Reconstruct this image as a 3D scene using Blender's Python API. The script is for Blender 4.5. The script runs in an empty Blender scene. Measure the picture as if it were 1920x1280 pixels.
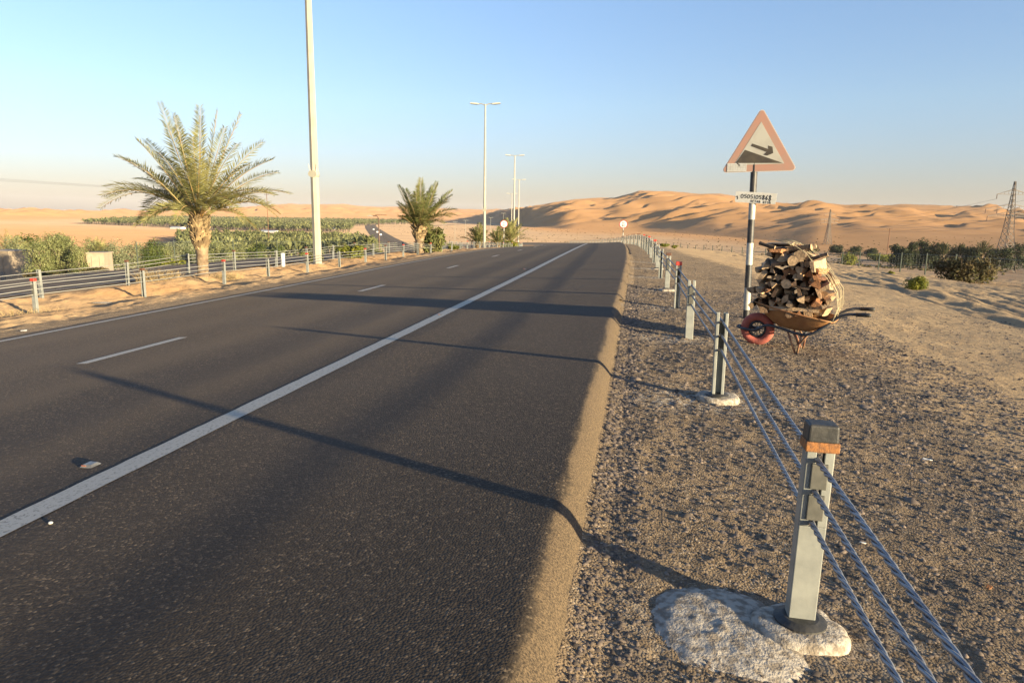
import bpy, math, random
import numpy as np
from mathutils import Vector, Matrix, noise as mnoise
rnd = random.Random(7)
SC = bpy.context.scene
COL = SC.collection

# ------------------------------------------------------------------ camera
CAM_H = 1.43
AL, PITCH, ROLL, FPX = 0.17833, 0.18047, 0.015, 1280.0
_F = np.array([-math.sin(AL)*math.cos(PITCH), math.cos(AL)*math.cos(PITCH), -math.sin(PITCH)])
_r0 = np.array([math.cos(AL), math.sin(AL), 0.0]); _u0 = np.cross(_r0, _F)
_R = _r0*math.cos(ROLL)+_u0*math.sin(ROLL); _U = _u0*math.cos(ROLL)-_r0*math.sin(ROLL)
cam_d = bpy.data.cameras.new('camera'); cam = bpy.data.objects.new('camera', cam_d); COL.objects.link(cam)
cam_d.lens = 24.0; cam_d.sensor_width = 36.0; cam_d.clip_start = 0.05; cam_d.clip_end = 40000
cam.matrix_world = Matrix(((_R[0], _U[0], -_F[0], 0), (_R[1], _U[1], -_F[1], 0), (_R[2], _U[2], -_F[2], CAM_H), (0, 0, 0, 1)))
SC.camera = cam

# ------------------------------------------------------------------ light
SUN_AZ = math.radians(120.0)      # clockwise from +Y
SUN_EL = math.radians(7.6)
W = bpy.data.worlds.new('World'); SC.world = W; W.use_nodes = True
wn = W.node_tree.nodes; wl = W.node_tree.links
bg = wn['Background']; sky = wn.new('ShaderNodeTexSky'); sky.sky_type = 'NISHITA'; sky.sun_disc = False
sky.sun_elevation = SUN_EL; sky.sun_rotation = SUN_AZ; sky.altitude = 100; sky.air_density = 1.0; sky.dust_density = 0.7; sky.ozone_density = 1.5
# haze low in the sky takes the yellow out of the horizon
wt = wn.new('ShaderNodeTexCoord'); wsx = wn.new('ShaderNodeSeparateXYZ'); wl.new(wt.outputs['Generated'], wsx.inputs[0])
wr = wn.new('ShaderNodeValToRGB'); wl.new(wsx.outputs[2], wr.inputs[0]); we = wr.color_ramp.elements
we[0].position = 0.0; we[0].color = (0.54, 0.52, 0.86, 1); we[1].position = 0.5; we[1].color = (0.86, 0.91, 1.18, 1)
for p_, c_ in ((0.06, (0.61, 0.61, 0.89, 1)), (0.15, (0.77, 0.80, 1.0, 1)), (0.28, (0.84, 0.89, 1.10, 1))):
    q_ = we.new(p_); q_.color = c_
wm = wn.new('ShaderNodeMix'); wm.data_type = 'RGBA'; wm.blend_type = 'MULTIPLY'; wm.inputs[0].default_value = 1.0
wl.new(sky.outputs[0], wm.inputs[6]); wl.new(wr.outputs[0], wm.inputs[7])
wl.new(wm.outputs[2], bg.inputs[0]); bg.inputs[1].default_value = 0.085
sd = bpy.data.lights.new('sun', 'SUN'); sd.energy = 4.8; sd.angle = math.radians(0.95); sd.color = (1.0, 0.82, 0.53)
sun = bpy.data.objects.new('sun', sd); COL.objects.link(sun)
S_DIR = Vector((math.sin(SUN_AZ)*math.cos(SUN_EL), math.cos(SUN_AZ)*math.cos(SUN_EL), math.sin(SUN_EL)))
sun.rotation_euler = S_DIR.to_track_quat('Z', 'Y').to_euler(); sun.location = (30, -30, 40)
vs = SC.view_settings; vs.view_transform = 'Standard'; vs.look = 'None'; vs.gamma = 1; vs.exposure = 1.8
SC.cycles.max_bounces = 6; SC.cycles.diffuse_bounces = 3; SC.cycles.transparent_max_bounces = 12; SC.cycles.volume_bounces = 0

# ------------------------------------------------------------------ noise (numpy)
def _h(ix, iy, seed):
    n = (ix*374761393 + iy*668265263 + seed*144269504) & 0xffffffff
    n = ((n ^ (n >> 13))*1274126177) & 0xffffffff
    return ((n ^ (n >> 16)) & 0xffff)/65535.0
def vn(x, y, seed=0):
    x = np.asarray(x, float); y = np.asarray(y, float)
    ix = np.floor(x).astype(np.int64); iy = np.floor(y).astype(np.int64)
    fx = x-ix; fy = y-iy
    fx = fx*fx*fx*(fx*(fx*6-15)+10); fy = fy*fy*fy*(fy*(fy*6-15)+10)
    a = _h(ix, iy, seed); b = _h(ix+1, iy, seed); c = _h(ix, iy+1, seed); d = _h(ix+1, iy+1, seed)
    return (a+(b-a)*fx+(c-a)*fy+(a-b-c+d)*fx*fy)*2-1
def fbm(x, y, seed=0, o=4, g=0.5):
    r = 0; am = 1; tot = 0
    for i in range(o):
        r = r+am*vn(np.asarray(x)*2**i+17.3*i, np.asarray(y)*2**i-9.1*i, seed+i); tot += am; am *= g
    return r/tot
def sst(a, b, x):
    t = np.clip((np.asarray(x, float)-a)/(b-a), 0, 1); return t*t*(3-2*t)

# ------------------------------------------------------------------ road frame and terrain
S0, RAD = 14.0, 730.0
def st(x, y):
    x = np.asarray(x, float); y = np.asarray(y, float)
    yy = np.maximum(y-S0, 0.0)
    r = np.hypot(x+RAD, yy); ang = np.arctan2(yy, np.maximum(x+RAD, 1e-3))
    return np.where(y > S0, S0+RAD*ang, y), np.where(y > S0, r-RAD, x)
def xy(s, t):
    if s <= S0: return (t, s)
    a = (s-S0)/RAD
    return (-RAD+(RAD+t)*math.cos(a), S0+(RAD+t)*math.sin(a))
KV, UM = 0.00046, 40.2
def zlong(s):
    u = np.maximum(np.asarray(s, float)-20.0, 0)
    return np.where(u < UM, -KV*u*u, -KV*UM*UM-2*KV*UM*(u-UM))
_ct = [-600, -300, -200, -130, -95, -80, -60, -45, -33, -27, -24.9, -16.0, -15, -13.5, -12.3, -11.4, -10.5, -9.6, -9.1, -0.35, -0.05, 1.2, 3, 8, 14, 22, 40, 80, 150, 300, 600]
_cz = [-14.5, -14.5, -13.5, -10, -8, -7, -5.6, -4.2, -2.6, -1.62, -1.42, -0.87, -0.79, -0.79, -0.775, -0.66, -0.535, -0.445, -0.415, 0.09, 0.03, 0.01, -0.1, -0.5, -1.1, -2.0, -3.2, -5.0, -8.0, -13, -14.5]
ZF = -14.5
def H0(x, y):
    s, t = st(x, y)
    z = np.interp(t, _ct, _cz)+zlong(s)
    d = np.maximum(z-ZF, -3); z = ZF+np.where(d > 2, d, 2*np.exp(np.minimum(d-2, 0)/2)*1.0)-0.0
    # median mounds and sand relief
    md = sst(-9.6, -11, t)*sst(-16.2, -14.6, t)*(s < 230)
    z = z+md*(0.15*fbm(s*0.45, t*0.6, 11, 4)+0.03)
    z = z+0.22*np.exp(-(((t+14.2)/1.3)**2+((s-20.2)/1.5)**2))+0.15*np.exp(-(((t+13.4)/1.6)**2+((s-16.8)/1.0)**2))*0.6
    rt = sst(4.0, 9.0, t)
    big = fbm(x*0.06, y*0.05, 21, 3)
    z = z+rt*(0.22*big+0.05*fbm(x*0.45+y*0.25, y*0.18, 23, 3))*np.minimum(1, 60/np.maximum(np.hypot(x, y), 1)+0.25)
    return z
# dune massifs: envelope (distance of foot and ridge, crest height above eye) by bearing, then wind-shaped waves
_az = np.arctan((np.array([-400, 0, 43, 144, 223, 298, 395, 444, 487, 553, 585, 652, 688, 720, 764, 846, 940, 975, 1022, 1072, 1112, 1140, 1187, 1235, 1290, 1330, 1380, 1440, 1490, 1515, 1557, 1590, 1672, 1730, 1765, 1840, 1915, 2300])-960)/1280.0*1.017)
_dy = np.array([-4, -5, -3, -4, -3.5, -1, 4, 7, 11, 15.5, 15, 16.5, 14, 12.5, 14.5, 11, 11.5, 12.5, 21.5, 31, 34.5, 35, 46.5, 46.5, 41, 41.5, 34, 28, 28.5, 29.5, 24.5, 23.5, 24, 22, 19.5, 14, 10, 8])
def _smooth(a, n):
    k = np.hanning(n); k /= k.sum(); p = np.pad(a, n, mode='edge'); return np.convolve(p, k, 'same')[n:-n]
_azd = np.linspace(-0.85, 0.85, 1701)
_bear = lambda px: np.arctan((np.array(px)-960)/1280.*1.017)
_rfd = _smooth(np.interp(_azd, _bear([0, 300, 700, 930, 985, 1060, 1190, 1350, 1500, 1700, 1920]), [1500, 2200, 2300, 2300, 1100, 920, 880, 680, 500, 460, 480]), 51)
_rrd = _smooth(np.interp(_azd, _bear([0, 300, 700, 930, 985, 1060, 1190, 1350, 1500, 1600, 1700, 1920]), [3000, 3600, 3400, 3300, 1680, 1600, 1640, 1500, 1250, 1300, 1550, 1900]), 51)
_dyd = _smooth(np.interp(_azd, _az, _dy), 15)
def dune_parts(x, y):
    r = np.hypot(x, y); az = np.arctan2(x, y)+AL
    az = np.where(az > math.pi, az-2*math.pi, az)
    rf = np.interp(az, _azd, _rfd); rr = np.interp(az, _azd, _rrd); dy = np.interp(az, _azd, _dyd)
    top = dy/1280.0*1.03*rr*np.cos(az)**0+CAM_H
    e = np.clip((r-rf)/(rr-rf), 0, 1)
    e = e**1.15; e = e*(1.12-0.12*e)
    back = 1-0.55*sst(1.0, 1.7, r/rr)
    front = (np.abs(az) < 1.5)
    return r, az, rf, rr, (top-ZF)*e*back*front, e*front
def saw(p, k=0.74):
    p = p-np.floor(p)
    a = p/k; up = a*a*(3-2*a)*0.45+a*0.55
    dn = 1-(p-k)/(1-k)
    return np.where(p < k, up, dn*0.8+0.2*dn*dn*(3-2*dn))
def dunes(x, y):
    r, az, rf, rr, env, e = dune_parts(x, y)
    m = sst(0.02, 0.30, e)
    wx, wy = -0.55, 0.835
    q = x*wx+y*wy; c = x*wy-y*wx
    w1 = fbm(x/420, y/420, 31, 3)*1.1+0.25*vn(c/130, q/200, 35)
    a1 = 0.35+0.65*sst(-0.35, 0.45, fbm(x/300, y/300, 37, 2))
    w2 = fbm(x/150, y/150, 41, 3)*0.9
    a2 = sst(-0.25, 0.4, fbm(x/120, y/120, 43, 2))
    w3 = fbm(x/60, y/60, 45, 2)*0.8; w4 = fbm(x/85, y/85, 47, 3)*0.9; a3 = sst(-0.3, 0.3, fbm(x/160, y/160, 49, 2))
    far = np.clip(r/1400, 0.55, 1.5)
    left = 1-0.35*sst(0.0, -0.12, az)
    h = 14*a1*(saw(q/230+w1)-0.25)+11*a2*(saw(q/100+w2, 0.76)-0.28)+9.5*a3*(saw(q/56+w4, 0.78)-0.28)+3.4*(saw(q/27+w3, 0.76)-0.3)*(0.3+0.7*a2)
    h = h*far*left
    capd = 1-0.75*sst(0.82, 1.0, r/rr)*sst(1.35, 1.05, r/rr)
    return env*(1+0.05*vn(x/300, y/300, 51))+h*m*capd, m
def H(x, y, dune=True):
    z = H0(x, y)
    if dune:
        d, m = dunes(x, y); z = z+d
    return z
def g(x, y): return float(H(np.array([x]), np.array([y]))[0])
def ray(px, py):
    d = _F+(px-960)/FPX*_R-(py-640)/FPX*_U
    return d/np.linalg.norm(d)
_K = np.concatenate([np.arange(1.5, 60, 0.04), np.geomspace(60, 6000, 6000)])
def at(px, py):
    """point of the terrain seen in the photograph at pixel (px, py)"""
    d = ray(px, py)
    X = d[0]*_K; Y = d[1]*_K; Z = CAM_H+d[2]*_K
    hit = np.nonzero(Z <= H(X, Y))[0]
    i = hit[0] if len(hit) else len(_K)-1
    return Vector((X[i], Y[i], g(X[i], Y[i])))
def atd(px, dist):
    """point on the terrain on the bearing of pixel column px at a given depth"""
    d = ray(px, 408); k = dist/float(np.dot(d, _F))
    x, y = d[0]*k, d[1]*k
    return Vector((x, y, g(x, y)))
def depth(p): return float(np.dot(np.array([p[0], p[1], p[2]-CAM_H]), _F))

# ------------------------------------------------------------------ materials
def nodes(name):
    m = bpy.data.materials.new(name); m.use_nodes = True
    return m, m.node_tree.nodes, m.node_tree.links, m.node_tree.nodes['Principled BSDF']
def N(nn, t, **k):
    n = nn.new(t)
    for a, b in k.items():
        if hasattr(n, a): setattr(n, a, b)
        else: n.inputs[a].default_value = b
    return n
ALB = 0.80      # common reflectance factor of the whole palette
def mixc(nn, ll, f, a, b, bt='MIX'):
    n = nn.new('ShaderNodeMix'); n.data_type = 'RGBA'; n.blend_type = bt
    for i, v in ((0, f), (6, a), (7, b)):
        if isinstance(v, (int, float)): n.inputs[i].default_value = v
        elif isinstance(v, tuple): n.inputs[i].default_value = (v[0]*ALB, v[1]*ALB, v[2]*ALB, 1)
        else: ll.new(v, n.inputs[i])
    return n.outputs[2]
def mat(name, col, rough=0.7, metal=0.0, col2=None, scale=8.0, bump=0.0, bscale=None, island=0.0, detail=5.0, lo=0.4, hi=0.62, spec=0.5):
    m, nn, ll, b = nodes(name)
    b.inputs['Roughness'].default_value = rough; b.inputs['Metallic'].default_value = metal
    b.inputs['Specular IOR Level'].default_value = spec
    out = None
    tc = nn.new('ShaderNodeTexCoord')
    if col2 is not None:
        nz = N(nn, 'ShaderNodeTexNoise', Scale=scale, Detail=detail); ll.new(tc.outputs['Object'], nz.inputs['Vector'])
        mr = N(nn, 'ShaderNodeMapRange'); mr.inputs[1].default_value = lo; mr.inputs[2].default_value = hi
        ll.new(nz.outputs[0], mr.inputs[0])
        out = mixc(nn, ll, mr.outputs[0], col, col2)
    if island:
        ge = nn.new('ShaderNodeNewGeometry')
        mr2 = N(nn, 'ShaderNodeMapRange'); mr2.inputs[3].default_value = 1-island; mr2.inputs[4].default_value = 1+island
        ll.new(ge.outputs['Random Per Island'], mr2.inputs[0])
        hs = nn.new('ShaderNodeHueSaturation'); ll.new(mr2.outputs[0], hs.inputs['Value'])
        if out is None: hs.inputs['Color'].default_value = (col[0]*ALB, col[1]*ALB, col[2]*ALB, 1)
        else: ll.new(out, hs.inputs['Color'])
        out = hs.outputs[0]
    if out is None: b.inputs['Base Color'].default_value = (col[0]*ALB, col[1]*ALB, col[2]*ALB, 1)
    else: ll.new(out, b.inputs['Base Color'])
    if bump:
        nb = N(nn, 'ShaderNodeTexNoise', Scale=bscale or scale*3, Detail=6.0); ll.new(tc.outputs['Object'], nb.inputs['Vector'])
        bp = N(nn, 'ShaderNodeBump', Strength=bump, Distance=0.02); ll.new(nb.outputs[0], bp.inputs['Height']); ll.new(bp.outputs[0], b.inputs['Normal'])
    return m

def leafmat(name, c1, c2, island=0.35, scale=0.6, trans=0.25):
    m = mat(name, c1, 0.65, col2=c2, scale=scale, island=island, detail=2.0, spec=0.1)
    nn = m.node_tree.nodes; ll = m.node_tree.links; b = nn['Principled BSDF']
    if trans:
        src = b.inputs['Base Color'].links[0].from_socket
        tr = nn.new('ShaderNodeBsdfTranslucent'); ll.new(src, tr.inputs[0])
        mx = nn.new('ShaderNodeMixShader'); mx.inputs[0].default_value = trans
        ll.new(b.outputs[0], mx.inputs[1]); ll.new(tr.outputs[0], mx.inputs[2]); ll.new(mx.outputs[0], nn['Material Output'].inputs[0])
    return m

def ground_material():
    m, nn, ll, b = nodes('desert_ground_material')
    tc = nn.new('ShaderNodeTexCoord'); P = tc.outputs['Object']
    b.inputs['Roughness'].default_value = 0.95; b.inputs['Specular IOR Level'].default_value = 0.15; b.inputs['Diffuse Roughness'].default_value = 0.7
    def noise(sc, det=6.0, ro=0.55):
        n = N(nn, 'ShaderNodeTexNoise', Scale=sc, Detail=det, Roughness=ro); ll.new(P, n.inputs['Vector']); return n.outputs[0]
    def rng(src, a, b_, c=0.0, d=1.0):
        r = N(nn, 'ShaderNodeMapRange'); ll.new(src, r.inputs[0])
        for i, v in enumerate((a, b_, c, d)): r.inputs[i+1].default_value = v
        return r.outputs[0]
    def math_(op, a, c):
        n = N(nn, 'ShaderNodeMath', operation=op)
        for i, v in ((0, a), (1, c)):
            if isinstance(v, (int, float)): n.inputs[i].default_value = v
            else: ll.new(v, n.inputs[i])
        return n.outputs[0]
    # gravel: grains of several browns
    v1 = N(nn, 'ShaderNodeTexVoronoi', Scale=95.0); ll.new(P, v1.inputs['Vector'])
    sep = nn.new('ShaderNodeSeparateColor'); ll.new(v1.outputs['Color'], sep.inputs[0])
    cr = nn.new('ShaderNodeValToRGB'); ll.new(sep.outputs[0], cr.inputs[0])
    e = cr.color_ramp.elements; e[0].position = 0.0; e[0].color = (0.085, 0.063, 0.041, 1); e[1].position = 1.0; e[1].color = (0.52, 0.42, 0.30, 1)
    for p, c in ((0.35, (0.155, 0.113, 0.071, 1)), (0.7, (0.225, 0.165, 0.10, 1)), (0.9, (0.33, 0.255, 0.165, 1))):
        q = e.new(p); q.color = c
    grav = mixc(nn, ll, rng(noise(5.0), 0.42, 0.65), cr.outputs[0], (0.29, 0.21, 0.128))
    grav = mixc(nn, ll, rng(noise(1.1), 0.4, 0.7, 0, 0.55), grav, (0.155, 0.115, 0.075))
    # sand, pale by the road, orange on dunes
    sand = mixc(nn, ll, rng(noise(1.3), 0.35, 0.7), (0.47, 0.335, 0.185), (0.37, 0.26, 0.145))
    sand = mixc(nn, ll, rng(noise(34.0, 3.0), 0.60, 0.68, 0, 0.55), sand, (0.17, 0.125, 0.09))
    dune = mixc(nn, ll, rng(noise(0.02), 0.35, 0.7), (0.41, 0.228, 0.097), (0.34, 0.185, 0.074))
    plain = mixc(nn, ll, rng(noise(0.03, 8.0, 0.7), 0.42, 0.62), (0.42, 0.285, 0.165), (0.32, 0.22, 0.13))
    def at_(n):
        a = N(nn, 'ShaderNodeAttribute', attribute_name=n); return a.outputs['Fac']
    gm = math_('ADD', at_('gravel'), rng(noise(7.0), 0.3, 0.7, -0.35, 0.35)); gm = rng(gm, 0.35, 0.65)
    col = mixc(nn, ll, at_('plain'), sand, plain)
    col = mixc(nn, ll, at_('dune'), col, dune)
    col = mixc(nn, ll, gm, col, grav)
    # crushed lime of the concrete work round the posts
    col = mixc(nn, ll, math_('MULTIPLY', at_('lime'), rng(noise(22.0), 0.46, 0.56)), col, (0.50, 0.46, 0.39))
    ll.new(col, b.inputs['Base Color'])
    # relief
    h1 = math_('MULTIPLY', math_('SUBTRACT', 0.7, v1.outputs['Distance']), gm)
    h = math_('ADD', math_('MULTIPLY', h1, 0.55), math_('MULTIPLY', noise(38.0, 5.0, 0.65), 1.0))
    bp = N(nn, 'ShaderNodeBump', Strength=0.9, Distance=0.013); ll.new(h, bp.inputs['Height'])
    bp2 = N(nn, 'ShaderNodeBump', Strength=0.5, Distance=0.10); ll.new(noise(3.0, 5.0, 0.6), bp2.inputs['Height']); ll.new(bp.outputs[0], bp2.inputs['Normal'])
    ll.new(bp2.outputs[0], b.inputs['Normal'])
    return m
M_GROUND = ground_material()

def asphalt_material():
    m, nn, ll, b = nodes('asphalt_material')
    tc = nn.new('ShaderNodeTexCoord'); P = tc.outputs['Object']
    def noise(sc, det=5.0, ro=0.55, vec=P):
        n = N(nn, 'ShaderNodeTexNoise', Scale=sc, Detail=det, Roughness=ro); ll.new(vec, n.inputs['Vector']); return n.outputs[0]
    def rng(src, a, b_, c=0.0, d=1.0):
        r = N(nn, 'ShaderNodeMapRange'); ll.new(src, r.inputs[0])
        for i, v in enumerate((a, b_, c, d)): r.inputs[i+1].default_value = v
        return r.outputs[0]
    v = N(nn, 'ShaderNodeTexVoronoi', Scale=95.0); ll.new(P, v.inputs['Vector'])
    sep = nn.new('ShaderNodeSeparateColor'); ll.new(v.outputs['Color'], sep.inputs[0])
    cr = nn.new('ShaderNodeValToRGB'); ll.new(sep.outputs[0], cr.inputs[0])
    e = cr.color_ramp.elements; e[0].color = (0.026, 0.020, 0.0135, 1); e[1].color = (0.15, 0.112, 0.072, 1); e[1].position = 1.0
    for p, c in ((0.5, (0.038, 0.029, 0.0195, 1)), (0.88, (0.06, 0.046, 0.031, 1))):
        q = e.new(p); q.color = c
    mp = N(nn, 'ShaderNodeMapping'); mp.inputs['Scale'].default_value = (1.6, 0.06, 1); ll.new(P, mp.inputs['Vector'])
    streak = noise(1.0, 4.0, 0.5, mp.outputs[0])
    col = mixc(nn, ll, rng(streak, 0.35, 0.65, 0.0, 0.3), cr.outputs[0], (0.046, 0.035, 0.023))
    col = mixc(nn, ll, rng(noise(0.7), 0.45, 0.7, 0, 0.4), col, (0.062, 0.050, 0.039))
    # hairline cracks and dark spots of oil
    wn_ = N(nn, 'ShaderNodeTexNoise', Scale=1.3, Detail=4.0); ll.new(P, wn_.inputs['Vector'])
    wv = N(nn, 'ShaderNodeVectorMath', operation='MULTIPLY_ADD'); ll.new(wn_.outputs['Color'], wv.inputs[0]); wv.inputs[1].default_value = (0.9, 0.9, 0.9); ll.new(P, wv.inputs[2])
    ck = N(nn, 'ShaderNodeTexVoronoi', feature='DISTANCE_TO_EDGE', Scale=0.33); ll.new(wv.outputs[0], ck.inputs['Vector'])
    col = mixc(nn, ll, rng(ck.outputs[0], 0.0, 0.003, 0.4, 0.0), col, (0.008, 0.007, 0.006))
    col = mixc(nn, ll, rng(noise(2.3, 2.0), 0.70, 0.76, 0, 0.6), col, (0.018, 0.016, 0.014))
    a = N(nn, 'ShaderNodeAttribute', attribute_name='dust')
    ad = N(nn, 'ShaderNodeMath', operation='ADD'); ll.new(a.outputs['Fac'], ad.inputs[0]); ll.new(rng(noise(30.0), 0.3, 0.7, -0.25, 0.25), ad.inputs[1])
    dcol = mixc(nn, ll, rng(noise(120.0, 5.0, 0.75), 0.42, 0.58), (0.185, 0.132, 0.076), (0.055, 0.042, 0.028))
    col = mixc(nn, ll, rng(ad.outputs[0], 0.38, 0.72), col, dcol)
    tk = N(nn, 'ShaderNodeAttribute', attribute_name='track'); tkm = N(nn, 'ShaderNodeMath', operation='MULTIPLY'); ll.new(tk.outputs['Fac'], tkm.inputs[0]); ll.new(rng(streak, 0.3, 0.7, 0.15, 0.6), tkm.inputs[1])
    col = mixc(nn, ll, tkm.outputs[0], col, (0.078, 0.060, 0.041))
    ll.new(col, b.inputs['Base Color'])
    b.inputs['Roughness'].default_value = 0.8; b.inputs['Specular IOR Level'].default_value = 0.25; b.inputs['Diffuse Roughness'].default_value = 1.0
    mlt = N(nn, 'ShaderNodeMath', operation='SUBTRACT'); mlt.inputs[0].default_value = 0.8; ll.new(v.outputs['Distance'], mlt.inputs[1])
    add = N(nn, 'ShaderNodeMath', operation='ADD'); ll.new(mlt.outputs[0], add.inputs[0]); ll.new(noise(40.0, 4.0), add.inputs[1])
    bp = N(nn, 'ShaderNodeBump', Strength=0.42, Distance=0.005); ll.new(add.outputs[0], bp.inputs['Height']); ll.new(bp.outputs[0], b.inputs['Normal'])
    return m
M_ASPH = asphalt_material()
def paint_material():
    m, nn, ll, b = nodes('worn_white_paint'); P = nn.new('ShaderNodeTexCoord').outputs['Object']
    n1 = N(nn, 'ShaderNodeTexNoise', Scale=45.0, Detail=6.0, Roughness=0.7); ll.new(P, n1.inputs['Vector'])
    n2 = N(nn, 'ShaderNodeTexNoise', Scale=2.2, Detail=3.0); ll.new(P, n2.inputs['Vector'])
    r = N(nn, 'ShaderNodeMapRange'); ll.new(n1.outputs[0], r.inputs[0]); r.inputs[1].default_value = 0.38; r.inputs[2].default_value = 0.47
    col = mixc(nn, ll, r.outputs[0], (0.12, 0.10, 0.075), (0.66, 0.58, 0.44))
    col = mixc(nn, ll, n2.outputs[0], col, (0.54, 0.47, 0.355))
    ll.new(col, b.inputs['Base Color']); b.inputs['Roughness'].default_value = 0.7
    bp = N(nn, 'ShaderNodeBump', Strength=0.5, Distance=0.004); ll.new(n1.outputs[0], bp.inputs['Height']); ll.new(bp.outputs[0], b.inputs['Normal'])
    return m
M_PAINT = paint_material()
M_GALV = mat('galvanised_steel', (0.36, 0.37, 0.33), 0.5, 0.3, col2=(0.28, 0.29, 0.265), scale=9, bump=0.06)
M_ROPE = mat('steel_cable', (0.34, 0.36, 0.38), 0.5, 0.6, col2=(0.24, 0.25, 0.27), scale=30)
M_BLACK = mat('black_plastic', (0.028, 0.028, 0.026), 0.55, col2=(0.055, 0.052, 0.045), scale=20, bump=0.1)
M_RUSTBAND = mat('rusty_orange_band', (0.36, 0.145, 0.035), 0.8, col2=(0.20, 0.085, 0.03), scale=60, bump=0.2)
M_RED = mat('red_cap', (0.52, 0.055, 0.03), 0.5, col2=(0.40, 0.05, 0.03), scale=20)
M_BROWNCAP = mat('brown_cap', (0.16, 0.065, 0.03), 0.6, col2=(0.09, 0.045, 0.025), scale=30)
M_CONC = mat('pale_concrete', (0.47, 0.415, 0.33), 0.95, col2=(0.25, 0.205, 0.15), scale=30, bump=0.4, bscale=90, lo=0.44, hi=0.60)
M_POLEW = mat('painted_pole_white', (0.48, 0.47, 0.42), 0.5, col2=(0.40, 0.385, 0.33), scale=12, bump=0.05)
M_POLEB = mat('painted_pole_black', (0.025, 0.025, 0.025), 0.5, col2=(0.06, 0.055, 0.05), scale=12, bump=0.05)
M_SIGNW = mat('sign_white', (0.57, 0.55, 0.455), 0.5, col2=(0.52, 0.49, 0.40), scale=5)
M_SIGNR = mat('faded_sign_orange', (0.52, 0.285, 0.20), 0.5, col2=(0.48, 0.30, 0.22), scale=5)
M_SIGNK = mat('sign_brown_black', (0.105, 0.085, 0.055), 0.5, col2=(0.075, 0.062, 0.045), scale=9)
M_SIGNEDGE = mat('sign_edge', (0.66, 0.58, 0.50), 0.5)
M_INK = mat('black_ink', (0.02, 0.02, 0.02), 0.6)
M_STICK = mat('white_paper', (0.66, 0.65, 0.59), 0.7, col2=(0.58, 0.56, 0.49), scale=20)
M_REDRING = mat('sign_red', (0.42, 0.05, 0.04), 0.5)
M_WHITE = mat('white_enamel', (0.74, 0.74, 0.71), 0.5)
M_LAMP = mat('lamp_pole_paint', (0.40, 0.375, 0.29), 0.5, col2=(0.34, 0.315, 0.25), scale=2.0, bump=0.03)
M_LAMPH = mat('lamp_housing', (0.55, 0.52, 0.42), 0.5)
M_WOODPOLE = mat('wood_pole', (0.24, 0.115, 0.055), 0.85, col2=(0.15, 0.075, 0.04), scale=3, bump=0.3)
M_BROWNSTEEL = mat('brown_steel', (0.16, 0.085, 0.05), 0.6, col2=(0.10, 0.06, 0.04), scale=3)
M_PYLON = mat('pylon_steel', (0.22, 0.18, 0.14), 0.6, 0.2)
M_WIRE = mat('overhead_wire', (0.17, 0.16, 0.15), 0.6)
M_FENCE = mat('green_fence_steel', (0.04, 0.06, 0.04), 0.6, col2=(0.07, 0.085, 0.06), scale=5)
M_FMESH = mat('fence_mesh_wire', (0.11, 0.13, 0.10), 0.6)
M_WALL = mat('cream_render', (0.42, 0.33, 0.23), 0.9, col2=(0.36, 0.28, 0.195), scale=1.2, bump=0.2)
M_DOOR = mat('grey_door', (0.20, 0.19, 0.17), 0.6)
M_TYRE = mat('red_tyre', (0.50, 0.125, 0.085), 0.8, col2=(0.36, 0.10, 0.075), scale=14, bump=0.15)
M_TRAY = mat('rusty_tray', (0.42, 0.21, 0.08), 0.6, col2=(0.26, 0.11, 0.045), scale=7, bump=0.2, lo=0.42, hi=0.7)
M_FRAME = mat('blue_grey_tube', (0.055, 0.065, 0.08), 0.5, col2=(0.035, 0.035, 0.04), scale=20)
M_LEG = mat('rusty_leg', (0.32, 0.19, 0.10), 0.7, col2=(0.20, 0.07, 0.04), scale=18)
M_NET = mat('cream_string', (0.55, 0.47, 0.28), 0.8)
M_BARK = mat('bark', (0.17, 0.13, 0.09), 0.9, col2=(0.10, 0.075, 0.05), scale=6, bump=0.5)
M_PTRUNK = mat('palm_trunk', (0.30, 0.22, 0.13), 0.9, col2=(0.15, 0.10, 0.06), scale=5, bump=0.7, island=0.3)
M_BOOT = mat('palm_leaf_base', (0.33, 0.24, 0.12), 0.85, col2=(0.18, 0.12, 0.06), scale=5, bump=0.4, island=0.35)
M_RACH = mat('palm_rib', (0.36, 0.30, 0.12), 0.6, col2=(0.40, 0.24, 0.08), scale=3)
M_FROND = leafmat('palm_leaflets', (0.29, 0.27, 0.10), (0.19, 0.19, 0.07), 0.4, 1.2)
M_FROND2 = leafmat('palm_leaflets_green', (0.145, 0.165, 0.055), (0.19, 0.175, 0.065), 0.4, 1.2)
M_GHAF = leafmat('olive_leaves', (0.20, 0.225, 0.085), (0.28, 0.28, 0.125), 0.4, 0.8)
M_DENSE = leafmat('dense_green_leaves', (0.075, 0.106, 0.027), (0.125, 0.150, 0.037), 0.45, 0.8)
M_GREYG = leafmat('grey_green_leaves', (0.27, 0.28, 0.155), (0.20, 0.215, 0.11), 0.4, 0.8)
M_FARM = leafmat('farm_palm_leaves', (0.245, 0.245, 0.105), (0.15, 0.165, 0.065), 0.4, 0.05)
M_YG = leafmat('yellow_green_shrub', (0.22, 0.215, 0.035), (0.155, 0.175, 0.03), 0.35, 3)
M_DARKT = leafmat('dark_tree_leaves', (0.036, 0.048, 0.022), (0.06, 0.068, 0.032), 0.45, 0.6)
M_DRY = leafmat('dry_brown_shrub', (0.12, 0.09, 0.04), (0.075, 0.072, 0.03), 0.4, 2, 0.15)
M_TWIG = mat('twig', (0.20, 0.14, 0.08), 0.9)

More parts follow.
